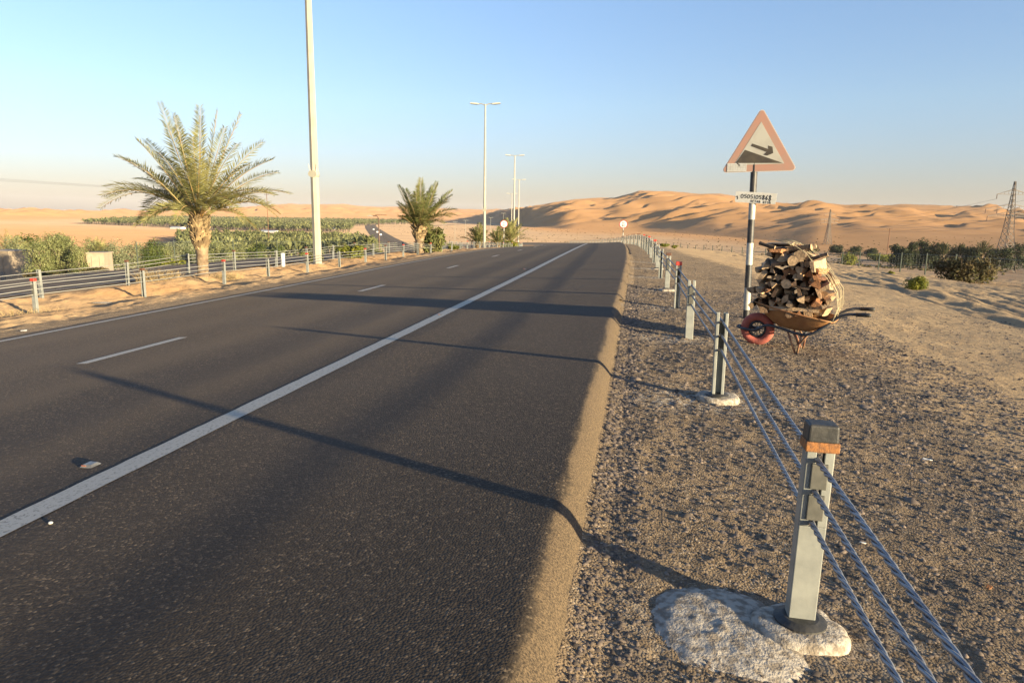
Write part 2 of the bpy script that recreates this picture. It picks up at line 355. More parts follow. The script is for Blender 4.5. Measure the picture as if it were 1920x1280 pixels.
# ------------------------------------------------------------------ mesh helper
class MB:
    def __init__(s): s.v = []; s.f = []; s.m = []; s.cur = 0
    def add(s, vs, fs):
        o = len(s.v); s.v += [tuple(v) for v in vs]; s.f += [tuple(i+o for i in f) for f in fs]; s.m += [s.cur]*len(fs)
    def box(s, c, d, R=None, taper=1.0):
        x, y, z = d[0]/2, d[1]/2, d[2]/2; P = []
        for k in (-1, 1):
            q = taper if k > 0 else 1
            for a, b in ((-1, -1), (1, -1), (1, 1), (-1, 1)):
                p = Vector((a*x*q, b*y*q, k*z))
                if R is not None: p = R @ p
                P.append(p+Vector(c))
        s.add(P, [(3, 2, 1, 0), (4, 5, 6, 7), (0, 1, 5, 4), (1, 2, 6, 5), (2, 3, 7, 6), (3, 0, 4, 7)])
    def tube(s, pts, rad, n=8, caps=True):
        pts = [Vector(p) for p in pts]; k = len(pts)
        rs = rad if isinstance(rad, (list, tuple)) else [rad]*k
        ref = None; P = []
        for i, p in enumerate(pts):
            t = (pts[min(i+1, k-1)]-pts[max(i-1, 0)]).normalized()
            if ref is None: ref = Vector((0, 0, 1)) if abs(t.z) < 0.9 else Vector((1, 0, 0))
            a = (ref-t*ref.dot(t)).normalized(); ref = a; b = t.cross(a)
            for j in range(n):
                w = 2*math.pi*j/n; P.append(p+(a*math.cos(w)+b*math.sin(w))*rs[i])
        F = []
        for i in range(k-1):
            for j in range(n):
                j2 = (j+1) % n; F.append((i*n+j, i*n+j2, (i+1)*n+j2, (i+1)*n+j))
        if caps: F += [tuple(range(n-1, -1, -1)), tuple(range((k-1)*n, k*n))]
        s.add(P, F)
    def poly(s, pts, th, fr):
        """flat polygon (2D points) extruded by th, placed by frame fr=(origin, x axis, y axis, normal)"""
        o, ax, ay, az = fr; n = len(pts)
        P = [o+ax*p[0]+ay*p[1] for p in pts]+[o+ax*p[0]+ay*p[1]+az*th for p in pts]
        s.add(P, [tuple(range(n-1, -1, -1)), tuple(range(n, 2*n))]+[(i, (i+1) % n, n+(i+1) % n, n+i) for i in range(n)])
    def lathe(s, prof, n=24, c=(0, 0, 0)):
        k = len(prof); P = []
        for r, z in prof:
            for j in range(n):
                w = 2*math.pi*j/n; P.append((c[0]+r*math.cos(w), c[1]+r*math.sin(w), c[2]+z))
        F = [(i*n+j, i*n+(j+1) % n, (i+1)*n+(j+1) % n, (i+1)*n+j) for i in range(k-1) for j in range(n)]
        F += [tuple(range(n-1, -1, -1)), tuple(range((k-1)*n, k*n))]
        s.add(P, F)
    def build(s, name, mats, parent=None, smooth=False, loc=None):
        me = bpy.data.meshes.new(name); me.from_pydata(s.v, [], s.f); me.update()
        for m in (mats if isinstance(mats, (list, tuple)) else [mats]): me.materials.append(m)
        if any(s.m): me.polygons.foreach_set('material_index', s.m)
        if smooth: me.polygons.foreach_set('use_smooth', [True]*len(s.f))
        o = bpy.data.objects.new(name, me); COL.objects.link(o)
        if parent is not None: o.parent = parent
        if loc is not None: o.location = loc
        return o
def bevel(o, w, seg=2):
    b = o.modifiers.new('bevel', 'BEVEL'); b.width = w; b.segments = seg; b.limit_method = 'ANGLE'; return o
def tag(o, label=None, cat=None, group=None, kind=None):
    if label: o['label'] = label
    if cat: o['category'] = cat
    if group: o['group'] = group
    if kind: o['kind'] = kind
    return o
def empty(name, loc, rz=0.0, scale=1.0):
    o = bpy.data.objects.new(name, None); COL.objects.link(o); o.location = loc; o.rotation_euler = (0, 0, rz)
    o.scale = (scale,)*3; o.empty_display_size = 0.2; return o
def kids(o): return [c for c in COL.objects if c.parent == o]
def copy_tree(o, parent=None):
    c = o.copy(); COL.objects.link(c)
    if parent is not None: c.parent = parent
    for ch in list(o.children): copy_tree(ch, c)
    return c
def npmesh(name, V, Q, mats, attrs=None, smooth=True):
    me = bpy.data.meshes.new(name); nv = len(V); nq = len(Q)
    me.vertices.add(nv); me.vertices.foreach_set('co', V.astype(np.float32).ravel())
    me.loops.add(nq*4); me.polygons.add(nq)
    me.polygons.foreach_set('loop_start', np.arange(0, nq*4, 4, dtype=np.int32))
    me.loops.foreach_set('vertex_index', Q.astype(np.int32).ravel())
    me.update(calc_edges=True)
    if smooth: me.polygons.foreach_set('use_smooth', np.ones(nq, bool))
    for k, a in (attrs or {}).items():
        at_ = me.attributes.new(k, 'FLOAT', 'POINT'); at_.data.foreach_set('value', a.astype(np.float32).ravel())
    me.materials.append(mats); me.validate()
    o = bpy.data.objects.new(name, me); COL.objects.link(o); return o
def grid_quads(nr, nc, wrap=False):
    i = np.arange(nr-1)[:, None]; j = np.arange(nc if wrap else nc-1)[None, :]
    j2 = (j+1) % nc
    return np.stack([i*nc+j, i*nc+j2, (i+1)*nc+j2, (i+1)*nc+j], -1).reshape(-1, 4)

# ------------------------------------------------------------------ ground sheet
def ground_attrs(x, y, m):
    s, t = st(x, y); r = np.hypot(x, y)
    wob = fbm(x*0.25, y*0.25, 61, 3)*1.4+fbm(x*0.05, y*0.05, 62, 2)*2.0
    edge = 2.75-0.01*np.clip(s, 0, 60)+0.45*wob
    gr = sst(edge+1.3, edge-0.9, t)*sst(-4, -2, t)*sst(150, 90, s)
    gr = np.maximum(gr, sst(-8.6, -9.0, t)*sst(-11.4, -9.2, t)*0.8*(s < 200))
    gr = np.maximum(gr, 0.40*sst(0.0, 0.5, fbm(x*0.12+3, y*0.05, 66, 3))*sst(6, 10, t)*(r < 80))
    gr = np.maximum(gr, 0.42*sst(-0.1, 0.5, fbm(x*0.5, y*0.4, 67, 4))*sst(-9, -10, t)*sst(-17, -15.8, t)*(r < 90))
    med = sst(-9.2, -10.2, t)*sst(-17, -15.8, t)*(s < 260)
    _r, _a, _f, _rr2, _e, _ee = dune_parts(x, y)
    dn = np.maximum(np.maximum(m, sst(0.62, 0.95, r/_f)*(np.abs(_a) < 1.2)), med*(0.42+0.4*fbm(x*0.3, y*0.3, 63, 3)))
    lf = sst(-60, -140, t)*(0.6+0.3*fbm(x/200, y/200, 64, 2))
    dn = np.clip(np.maximum(dn, lf*sst(0.0, -0.15, np.arctan2(x, y)+AL)), 0, 1)
    dn = np.maximum(dn, 0.35*sst(12, 30, t)*(r < 300)*np.clip(0.5+fbm(x*0.1, y*0.1, 65, 2), 0, 1))
    pl = sst(60, 160, r)
    return gr, dn, pl
def in_patch(x, y): return sst(-0.1, 0.15, x)*sst(7.4, 6.8, x)*sst(0.25, 0.4, y)*sst(27.5, 26, y)
az1 = np.radians(np.concatenate([np.arange(-180, -46, 3.0), np.arange(-46, 44, 0.12), np.arange(44, 180, 3.0)]))-AL
rs_ = [0.35]
while rs_[-1] < 9000:
    r = rs_[-1]
    rs_.append(r*(1.03 if r < 3 else 1.010 if r < 60 else 1.014 if r < 300 else 1.012 if r < 430 else 1.0038 if r < 2200 else 1.008 if r < 3900 else 1.08))
rs_ = np.array(rs_)
RR, AA = np.meshgrid(rs_, az1, indexing='ij')
X = RR*np.sin(AA); Y = RR*np.cos(AA)
Z = H0(X, Y); D, DM = dunes(X, Y); Z = Z+D
s_, t_ = st(X, Y)
Z = Z+sst(3, 8, t_)*(RR < 120)*(0.05*fbm(X*1.6, Y*0.9, 71, 3)+0.07*np.abs(fbm(X*0.8+Y*0.3, Y*0.22, 73, 3))+0.022*fbm(X*5, Y*3, 77, 3)+0.07*np.abs(fbm(X*1.9+Y*0.2, Y*0.28, 78, 2))+0.065*np.abs(fbm(X*2.8, Y*0.5+X*0.3, 79, 2)))
Z = Z+sst(-9.2, -10.2, t_)*sst(-15.8, -14.8, t_)*0.06*fbm(X*2.0, Y*2.0, 75, 4, 0.6)
Z = Z-0.07*in_patch(X, Y)
Z = Z-0.10*(sst(-9.0, -8.6, t_)*sst(-0.05, -0.35, t_)+sst(-25.0, -24.5, t_)*sst(-16.1, -16.4, t_))*(s_ < 420)*(s_ > -60)
# tyre ruts across the sandy bank
for k in range(7):
    a = 6.8+k*0.55+0.25*math.sin(k*2.3)
    tr = a+0.10*(Y-8)+0.35*np.sin(Y*0.16+k)
    Z = Z-0.035*np.exp(-((X-tr)/0.10)**2)*(Y > 3)*(Y < 40)
gr, dn, pl = ground_attrs(X, Y, DM)
ground = npmesh('desert_ground', np.stack([X, Y, Z], -1).reshape(-1, 3), grid_quads(len(rs_), len(az1), True), M_GROUND,
                {'gravel': gr, 'dune': dn, 'plain': pl, 'lime': gr*0})
tag(ground, kind='structure')

# fine gravel verge beside the road
PS = [2.31, 5.52, 8.35, 11.2, 14.05, 17.0]
while PS[-1] < 172: PS.append(PS[-1]+3.0)
PT = [0.62, 0.68, 0.66, 0.66, 0.62, 0.58]
def post_t(i): return PT[i] if i < len(PT) else 0.6
sv = [0.3]
while sv[-1] < 27.5: sv.append(sv[-1]+max(0.018, 0.0075*sv[-1]))
tv = np.concatenate([np.arange(-0.35, 2.4, 0.018), np.arange(2.4, 7.4, 0.04)])
SV, TV = np.meshgrid(np.array(sv), tv, indexing='ij')
bord = in_patch(TV+0.25, SV)
lump = 0.009*fbm(TV*5, SV*4, 81, 4, 0.6)+0.009*np.maximum(0, fbm(TV*16, SV*14, 85, 3, 0.6))+0.02*fbm(TV*1.3, SV*1.0, 87, 2)
fade = 0.35+0.65*sst(-0.3, 0.25, TV)
ZV = H0(TV, SV)+lump*fade-0.15*(1-bord)*(TV > 1)
lime = 0*TV
for i, ps in enumerate(PS[:8]):
    d = np.hypot((TV-post_t(i)+0.15)/1.1, (SV-ps+0.05)/0.55)
    lime = np.maximum(lime, sst(0.95, 0.1, d+0.25*fbm(TV*4, SV*4, 91, 2))*(0.25 if i == 0 else 0.8))
gr, dn, pl = ground_attrs(TV, SV, 0*TV)
verge = npmesh('gravel_verge', np.stack([TV, SV, ZV], -1).reshape(-1, 3), grid_quads(len(sv), len(tv)), M_GROUND, {'gravel': gr, 'dune': dn, 'plain': pl, 'lime': lime})
tag(verge, kind='structure')

# loose stones on the verge (uncountable)
def stones(n, seed):
    R = np.random.RandomState(seed)
    y = 0.9+R.rand(n)**1.7*14; x = np.where(R.rand(n) < 0.75, -0.1+R.rand(n)*3.6, -0.1+R.rand(n)*7); x[:9000] = -0.15+0.22*R.rand(9000)**1.5
    dd = np.hypot(x, y)
    sz = (0.0035+0.010*R.rand(n)**3.5)*(0.55+0.25*np.minimum(dd, 6))
    big = R.rand(n) < 0.012; sz = np.where(big, sz*1.9, sz)
    base = np.array([[0, 0, 0.75], [1, 0, 0.05], [0.25, 0.95, 0], [-0.85, 0.5, 0.1], [-0.7, -0.7, 0], [0.4, -0.95, 0.08], [0.0, 0.0, -0.5]])
    tri = np.array([[0, 1, 2, 2], [0, 2, 3, 3], [0, 3, 4, 4], [0, 4, 5, 5], [0, 5, 1, 1]])
    a = R.rand(n)*6.28; ca, sa = np.cos(a), np.sin(a)
    jit = base[None]*(1+0.5*(R.rand(n, 7, 3)-0.5))
    sc = np.stack([0.8+0.6*R.rand(n), 0.6+0.5*R.rand(n), 0.5+0.6*R.rand(n)], -1)
    jit = jit*sc[:, None, :]*sz[:, None, None]
    VX = jit[..., 0]*ca[:, None]-jit[..., 1]*sa[:, None]+x[:, None]
    VY = jit[..., 0]*sa[:, None]+jit[..., 1]*ca[:, None]+y[:, None]
    lz = 0.009*fbm(x*5, y*4, 81, 4, 0.6)+0.009*np.maximum(0, fbm(x*16, y*14, 85, 3, 0.6))+0.02*fbm(x*1.3, y*1.0, 87, 2)
    zz = H0(x, y)+lz*(0.35+0.65*sst(-0.3, 0.25, x))
    VZ = jit[..., 2]+(zz+0.0)[:, None]
    V = np.stack([VX, VY, VZ], -1).reshape(-1, 3)
    F = (tri[None]+7*np.arange(n)[:, None, None]).reshape(-1, 4)[:, :3]
    me = bpy.data.meshes.new('gravel_stones'); me.vertices.add(len(V)); me.vertices.foreach_set('co', V.astype(np.float32).ravel())
    me.loops.add(len(F)*3); me.polygons.add(len(F)); me.polygons.foreach_set('loop_start', np.arange(0, len(F)*3, 3, dtype=np.int32))
    me.loops.foreach_set('vertex_index', F.astype(np.int32).ravel()); me.update(calc_edges=True)
    m = mat('loose_stone', (0.22, 0.165, 0.115), 0.9, col2=(0.13, 0.10, 0.075), scale=4, island=0.6)
    me.materials.append(m); o = bpy.data.objects.new('gravel_stones', me); COL.objects.link(o); return o
tag(stones(60000, 5), 'loose brown gravel stones scattered on the right hand verge', 'gravel', kind='stuff')

# ------------------------------------------------------------------ roads
XS = 0.0653
def zroad(t): return XS*(t+2.79)
def slist(a, b):
    o = [a]
    while o[-1] < b: o.append(o[-1]+max(0.12, 0.012*o[-1]))
    return np.array(o)
def strip(name, s, t_cols, zfun, m, lift=0.0, dust=None, wob=0.0):
    S = s[:, None]+0*t_cols[None, :]; T = t_cols[None, :]+0*S
    if len(t_cols) == 2: T = T+0.008*fbm(S*5, T*40, 101, 3, 0.7)      # ragged paint edges
    if wob:
        k = sst(-0.75, -0.25, T)
        T = T+k*wob*(fbm(S*0.8, 0*S+3, 95, 4, 0.6)+0.35*fbm(S*6, 0*S+9, 96, 3, 0.6))
    XX = np.zeros_like(S); YY = np.zeros_like(S)
    c = S > S0; a = (S-S0)/RAD
    XX = np.where(c, -RAD+(RAD+T)*np.cos(a), T); YY = np.where(c, S0+(RAD+T)*np.sin(a), S)
    ZZ = zfun(S, T)+lift
    o = npmesh(name, np.stack([XX, YY, ZZ], -1).reshape(-1, 3), grid_quads(*S.shape), m, {'dust': dust(S, T) if dust else 0*S, 'track': sum(np.exp(-((T-q)/0.32)**2) for q in (-3.55, -5.05, -6.5, -8.0))})
    return tag(o, kind='structure')
sr = slist(-6, 330)
tc_ = np.concatenate([[-9.15, -9.1], np.linspace(-9.0, -0.95, 60), np.linspace(-0.9, -0.17, 40)])
def zmain(S, T):
    e = np.clip((T+0.32)/0.15, 0, 1.2)
    z = zroad(T)-0.13*e**1.8-0.025*np.clip((-9.0-T)/0.12, 0, 1.5)
    z = z+sst(-0.34, -0.2, T)*(0.012*fbm(S*3, T*6, 97, 3)+0.012*fbm(S*11, T*16, 94, 3, 0.6))
    return z+zlong(S)
def dustf(S, T):
    return np.maximum(sst(-0.335, -0.26, T+0.07*fbm(S*2.2, T*2, 98, 3))*0.95, sst(-8.78, -9.0, T)*0.7)+0.10*sst(-1.2, -0.5, T)*np.clip(fbm(S*0.7, T*1.5, 99, 3)+0.5, 0, 1)
strip('road', sr, tc_, zmain, M_ASPH, 0, dustf, 0.10)
strip('edge_line', sr[sr > -4], np.array([-2.875, -2.705]), lambda S, T: zroad(T)+zlong(S), M_PAINT, 0.004)
strip('edge_line', sr[sr > -4], np.array([-8.74, -8.62]), lambda S, T: zroad(T)+zlong(S), M_PAINT, 0.004)
dash_s = [(6.25, 7.95), (13.85, 15.3), (21.0, 22.3)]
k = 28.4
while k < 130: dash_s.append((k, k+1.45)); k += 7.35
dash_s.insert(0, (-1.2, 0.4))
for a, b in dash_s:
    strip('lane_dash', np.linspace(a, b, 8), np.array([-5.91, -5.78]), lambda S, T: zroad(T)+zlong(S), M_PAINT, 0.004)
# opposite carriageway
zopp = lambda S, T: np.interp(T, [-25.0, -16.1], [-1.40, -0.86])+zlong(S)
strip('opposite_road', slist(-30, 330), np.linspace(-24.6, -16.2, 12), zopp, M_ASPH, 0.03, lambda S, T: 0.8*sst(-24.2, -24.6, T)+0.8*sst(-16.6, -16.2, T))
for ta, tb in ((-24.15, -24.03), (-16.75, -16.63)):
    strip('edge_line', slist(-30, 330), np.array([ta, tb]), zopp, M_PAINT, 0.034)
# valley road running off into the plain
def ribbon(name, pix, w, m, lift=0.12):
    pts = [np.array(atd(*p)) for p in pix]      # bearing and distance
    P = []; 
    for i in range(len(pts)-1):
        p0 = pts[max(i-1, 0)]; p1 = pts[i]; p2 = pts[i+1]; p3 = pts[min(i+2, len(pts)-1)]
        for u in np.linspace(0, 1, 14, endpoint=False):
            P.append(0.5*((2*p1)+(-p0+p2)*u+(2*p0-5*p1+4*p2-p3)*u*u+(-p0+3*p1-3*p2+p3)*u**3))
    P.append(pts[-1]); P = np.array(P)
    T = np.gradient(P[:, :2], axis=0); T /= np.linalg.norm(T, axis=1)[:, None]; Nn = np.stack([-T[:, 1], T[:, 0]], -1)
    cols = []
    for o in np.linspace(-w/2, w/2, 5):
        q = P[:, :2]+Nn*o; cols.append(np.column_stack([q, H(q[:, 0], q[:, 1])+lift]))
    V = np.stack(cols, 1); o = npmesh(name, V.reshape(-1, 3), grid_quads(V.shape[0], V.shape[1]), m, {'dust': np.zeros(V.shape[:2])})
    return tag(o, kind='structure')
ribbon('valley_road', [(762, 247), (738, 312), (722, 390), (706, 506), (696, 668), (690, 890), (692, 1145), (706, 1430)], 7.5, M_ASPH)
ribbon('valley_road', [(800, 249), (770, 315), (747, 392), (726, 506), (711, 668), (702, 857), (701, 1080), (716, 1386)], 7.0, M_ASPH)
ribbon('distant_road', [(770, 900), (850, 1250), (905, 1600), (958, 1900)], 9, M_ASPH)
# ------------------------------------------------------------------ cable barriers
def post_parts(root, flip, cap, spacers, collar, foot, h=0.70):
    """slotted channel post: web across the road, flanges to one side; flip turns the open side to the camera"""
    sgn = 1 if not flip else -1
    w, d, th = 0.088, 0.055, 0.006
    b = MB(); zs = 0.395
    b.box((0, 0, zs/2-0.03), (w, th, zs+0.06))
    for q in (-1, 1):
        b.box((q*(w/2-0.0155), 0, (zs+h)/2), (0.031, th, h-zs))
        b.box((q*(w/2-th/2+0.0015), sgn*(d/2+0.001), h/2-0.03), (th, d, h+0.06))
        b.box((q*(w/2-0.011), sgn*(d+0.003), h/2-0.03), (0.022, th, h+0.06))
    p = b.build('post_channel', M_GALV, root); bevel(p, 0.0025, 2)
    for z, hh in spacers:
        c = MB(); c.box((0.0, -sgn*0.004, z), (0.054, 0.016, hh)); bevel(c.build('spacer', M_SPACER, root), 0.003)
    if cap:
        c = MB(); yc = sgn*d/2
        c.box((0, yc, h+0.022), (0.100, 0.082, 0.062), taper=0.95)
        m = {'black': M_BLACK, 'red': M_RED, 'brown': M_BROWNCAP}[cap]
        co = bevel(c.build('cap', m, root), 0.008, 3)
        if cap == 'black':
            c = MB(); c.box((0, yc, h-0.022), (0.106, 0.088, 0.034)); bevel(c.build('reflector_band', M_RUSTBAND, co), 0.003)
    if collar:
        c = MB(); c.lathe([(0.088, foot), (0.088, foot+0.008), (0.06, foot+0.02)], 28, (0, sgn*0.02, 0)); c.build('collar', M_BLACK, root)
M_SPACER = mat('dark_spacer', (0.085, 0.083, 0.068), 0.6, col2=(0.12, 0.115, 0.095), scale=25)
def footing(root, r, h, seed, cy=0.0, lumps=0.02):
    b = MB(); n = 40; R = random.Random(seed); P = []; F = []
    rings = [(1.06, -0.05), (1.05, h*0.35), (0.98, h*0.85), (0.86, h), (0.6, h*1.03), (0.3, h), ]
    for q, z in rings:
        for j in range(n):
            a = 2*math.pi*j/n
            rr = r*q*(1+0.16*mnoise.noise(Vector((math.cos(a)*1.5+seed, math.sin(a)*1.5, 0))))
            p = Vector((rr*math.cos(a), rr*math.sin(a)*0.85+cy, z))
            k = mnoise.noise(p*14+Vector((seed, 0, 0)))*lumps+mnoise.noise(p*40)*lumps*0.5
            P.append(p+Vector((k, k, k*0.8)))
    for i in range(len(rings)-1):
        for j in range(n): F.append((i*n+j, i*n+(j+1) % n, (i+1)*n+(j+1) % n, (i+1)*n+j))
    F.append(tuple(range((len(rings)-1)*n, len(rings)*n))); b.add(P, F)
    return b.build('footing', M_CONC, root, smooth=True)
def gz(s, t):
    x, y = xy(s, t); return Vector((x, y, g(x, y)))
def heading(s): return 0.0 if s <= S0 else (s-S0)/RAD
SP = [(0.575, 0.088), (0.465, 0.088)]
ORD = ['nearest', 'second', 'third', 'fourth', 'fifth', 'sixth', 'seventh', 'eighth', 'ninth', 'tenth', 'eleventh', 'twelfth']
protos = {}
def barrier_post(s, t, flip, cap, foot, label, group, first=None, h=0.70, lean=0.0, zoff=0.0, big=False):
    key = (flip, cap, foot > 0, round(h, 2))
    p = gz(s, t); p.z += zoff
    if first or key not in protos:
        r = empty('barrier_post', p)
        post_parts(r, flip, cap, SP, foot > 0, foot, h)
        if foot > 0: footing(r, 0.155 if big else 0.17, foot, int(s*7) % 50, 0.0, 0.007 if big else 0.010)
        if not first: protos[key] = r
    else:
        r = copy_tree(protos[key]); r.location = p
    r.rotation_euler = (rnd.uniform(-0.012, 0.012), lean, heading(s))
    tag(r, label, 'barrier post', group); return r
RG = 'posts of the right hand cable barrier'
rinfo = [(False, 'black', 0.035, 'nearest galvanised barrier post, black cap with rusty orange band, on lumpy concrete'),
         (True, None, 0.035, 'second barrier post from the camera on the right, uncapped, open channel side showing'),
         (False, None, 0.0, 'third right hand barrier post, uncapped with two prongs above a pale flat web'),
         (True, 'red', 0.0, 'fourth right hand barrier post, red cap over a dark open channel'),
         (False, 'brown', 0.03, 'fifth right hand barrier post, brownish cap and pale web on a round concrete foot'),
         (True, None, 0.0, 'sixth right hand barrier post, uncapped dark open channel'),
         (False, None, 0.03, 'seventh right hand barrier post, pale web on a round concrete foot'),
         (True, 'red', 0.0, 'eighth right hand barrier post, small red cap, just right of the road bend'),
         (False, None, 0.0, 'ninth right hand barrier post, uncapped pale web'),
         (True, 'red', 0.0, 'tenth right hand barrier post with red cap before the crest'),
         (True, 'brown', 0.0, 'eleventh right hand barrier post with dark brown cap'),
         (True, 'red', 0.0, 'twelfth right hand barrier post with red cap')]
BASEZ = []
for i, s in enumerate(PS):
    if i < 12: fl, cap, ft, lb = rinfo[i]
    else: fl, cap, ft, lb = (i % 2 == 0, 'brown' if i % 3 else None, 0.0, 'far grey barrier post in the right hand row, beyond the twelfth post towards the crest')
    barrier_post(s, post_t(i), fl, cap, ft, lb, RG if i < 12 else 'far posts of the right hand barrier', first=(i == 0), h=0.70, lean=0.016 if i == 0 else rnd.uniform(-0.012, 0.012), big=(i == 0))
# posts of the two median rows
L1 = [6.0, 9.05, 12.1, 15.4, 18.9, 21.6, 24.5, 27.6, 30.6, 33.5, 36.4, 39.3]
while L1[-1] < 150: L1.append(L1[-1]+3.0)
L1T = -12.3
linfo = {2: ('red', 'red capped barrier post in the front median row, nearest the left picture edge'), 3: ('brown', 'rusty capped twin edged barrier post left of the big palm, front median row'),
         4: ('red', 'red capped barrier post just right of the big palm trunk'), 5: (None, 'grey barrier post midway between big palm and tall lamp pole'),
         6: ('red', 'red capped barrier post in front of the tall lamp pole'), 7: (None, 'uncapped barrier post in front of the yellow green median shrub'),
         8: ('red', 'red capped barrier post right of the yellow green median shrub'), 9: ('brown', 'dark capped barrier post left of the smaller palm'),
         10: ('red', 'red capped barrier post at the foot of the smaller palm'), 11: (None, 'grey barrier post just right of the smaller palm')}
for i, s in enumerate(L1):
    cap, lb = linfo.get(i, (('red' if i % 4 == 0 else 'brown' if i % 4 == 1 else None), 'small far barrier post in the front median row, beyond the smaller palm'))
    if i < 2: lb = 'barrier post of the front median row left of the picture'
    barrier_post(s, L1T, i % 2 == 1, cap, 0.0, lb, 'posts of the front median barrier' if 2 <= i < 12 else 'far posts of the front median barrier' if i > 2 else 'near posts of the front median barrier', h=0.70, lean=rnd.uniform(-0.03, 0.03))
L2 = [8.8, 11.9, 15.0, 18.2, 21.1, 24.0, 27.2]
while L2[-1] < 120: L2.append(L2[-1]+3.0)
L2T = -15.0
l2info = {2: 'barrier post of the rear median row behind the leftmost red capped post', 3: 'dark capped twin edged post of the rear median row left of the big palm', 4: 'rear median barrier post half hidden by the big palm trunk',
          5: 'rear median barrier post right of the big palm trunk', 6: 'rear median barrier post left of the tall lamp pole'}
for i, s in enumerate(L2):
    barrier_post(s, L2T, i % 2 == 1, 'brown' if i % 2 else None, 0.0, l2info.get(i, 'small post of the rear median barrier beside the opposite road'), 'posts of the rear median barrier' if i in l2info else 'further posts of the rear median barrier', h=0.70, lean=rnd.uniform(-0.02, 0.02))
# steel cables
def cable(S, T, hz, label, group, near=None, r=0.0088):
    pts = [gz(s, t)+Vector((0, 0, hz)) for s, t in zip(S, T)]
    b = MB()
    if near:
        # three strands wound round each other along the near stretch
        dense = []
        for a, c in zip(pts[:-1], pts[1:]):
            n = max(2, int((c-a).length/0.014))
            for i in range(n): 
                u = i/n; sag = -0.006*4*u*(1-u); dense.append(a.lerp(c, u)+Vector((0, 0, sag)))
            if a.y > near: break
        L = 0; prev = dense[0]; H3 = [[], [], []]
        for p in dense:
            L += (p-prev).length; prev = p
            for k in range(3):
                w = 2*math.pi*(L/0.14+k/3)
                H3[k].append(p+Vector((math.cos(w)*r*0.66, 0, math.sin(w)*r*0.66)))
        for k in range(3): b.tube(H3[k], r*0.54, 7)
        rest = [p for p in pts if p.y > dense[-1].y-0.3]
        rest[0] = dense[-1]
        b.tube(rest, r*0.9, 6)
    else: b.tube(pts, r, 6)
    return tag(b.build('steel_cable', M_ROPE if near else M_ROPEL, smooth=True), label, 'steel cable', group)
M_ROPEL = mat('cable_painted_sunlit', (0.42, 0.41, 0.37), 0.5, 0.2, col2=(0.36, 0.35, 0.31), scale=3)  # paler, warmer copy of the cable steel, sunlight put into its colour
PSX = [-3.5, -0.65]+PS; PTX = [0.60, 0.60]+[post_t(i) for i in range(len(PS))]
for nm, hz in (('topmost', 0.632), ('middle', 0.522), ('lowest', 0.412)):
    cable(PSX, PTX, hz, nm+' of three twisted steel cables through the right hand posts', 'right hand barrier cables', near=15.0)
    cable([2.5, 6.0]+L1[1:], [L1T]*(len(L1)+1), hz, nm+' of three steel cables along the front median posts', 'front median barrier cables')
    cable([5.0]+L2, [L2T]*(len(L2)+1), hz, nm+' of three steel cables along the rear median posts', 'rear median barrier cables')
# spilled concrete round the nearest post
def blob(name, c, rx, ry, rot, seed, th, m):
    n, k = 90, 34; P = []; F = []
    for i in range(k+1):
        q = 1.0*i/k
        for j in range(n):
            a = 2*math.pi*j/n
            e = 1+0.16*mnoise.noise(Vector((math.cos(a)*1.3+seed, math.sin(a)*1.3, seed)))+0.07*mnoise.noise(Vector((math.cos(a)*5+seed, math.sin(a)*5, 3)))
            x = rx*q*e*math.cos(a); y = ry*q*e*math.sin(a)
            X_ = c[0]+x*math.cos(rot)-y*math.sin(rot); Y_ = c[1]+x*math.sin(rot)+y*math.cos(rot)
            P.append([X_, Y_, q])
    P = np.array(P)
    z = H0(P[:, 0], P[:, 1])+0.008+th*np.clip(1-P[:, 2]**3.0, 0, 1)-0.035*P[:, 2]**4+0.0035*fbm(P[:, 0]*7, P[:, 1]*7, seed, 4, 0.6)+0.0055*np.maximum(0, fbm(P[:, 0]*26, P[:, 1]*26, seed+4, 2))
    V = np.column_stack([P[:, :2], z])
    o = npmesh(name, V, grid_quads(k+1, n, True), m); return o
cp = at(1358, 1182)
tag(blob('concrete_spill', cp, 0.33, 0.34, 0.2, 13, 0.012, M_CONC), 'whitish rough slab of spilled concrete beside the nearest barrier post', 'concrete')

# ------------------------------------------------------------------ road studs and litter on the asphalt
def road_stud(px, py, label):
    p = at(px, py); s, t = float(p.y), float(p.x)
    r = empty('road_stud', (t, s, float(zroad(t)+zlong(s))), 0, 0.8)
    b = MB(); b.box((0, 0, 0.010), (0.10, 0.105, 0.02), taper=0.62); o = bevel(b.build('stud_body', M_STUD, r), 0.003)
    c = MB(); R = Matrix.Rotation(math.radians(-52), 3, 'X'); c.box((-0.018, -0.0445, 0.0115), (0.035, 0.013, 0.002), R); c.build('reflector', M_REFL, r)
    tag(r, label, 'road stud', 'raised road studs beside the right edge line'); return r
M_STUD = mat('stud_plastic', (0.22, 0.22, 0.21), 0.4, col2=(0.14, 0.14, 0.135), scale=30)
M_REFL = mat('stud_reflector', (0.62, 0.16, 0.05), 0.3)
road_stud(172, 888, 'nearest raised road stud with orange reflector beside the white edge line')
road_stud(826, 597, 'second road stud along the white edge line, near the broad shadow')
road_stud(984, 508, 'far road stud beside the white edge line before the crest')
def pebble(px, py, r, label):
    p = at(px, py); b = MB(); P = []
    b.lathe([(r*0.3, -r*0.2), (r, r*0.25), (r*0.85, r*0.7), (r*0.35, r*1.0)], 9)
    b.v = [tuple(Vector(v)*(1+0.35*mnoise.noise(Vector(v)*60))) for v in b.v]
    s, t = p.y, p.x
    o = b.build('pebble', M_STICK, None, True, (t, s, float(zroad(t)+zlong(s)))); tag(o, label, 'pebble')
pebble(97, 1003, 0.011, 'small pale pebble on the asphalt just below the white edge line')

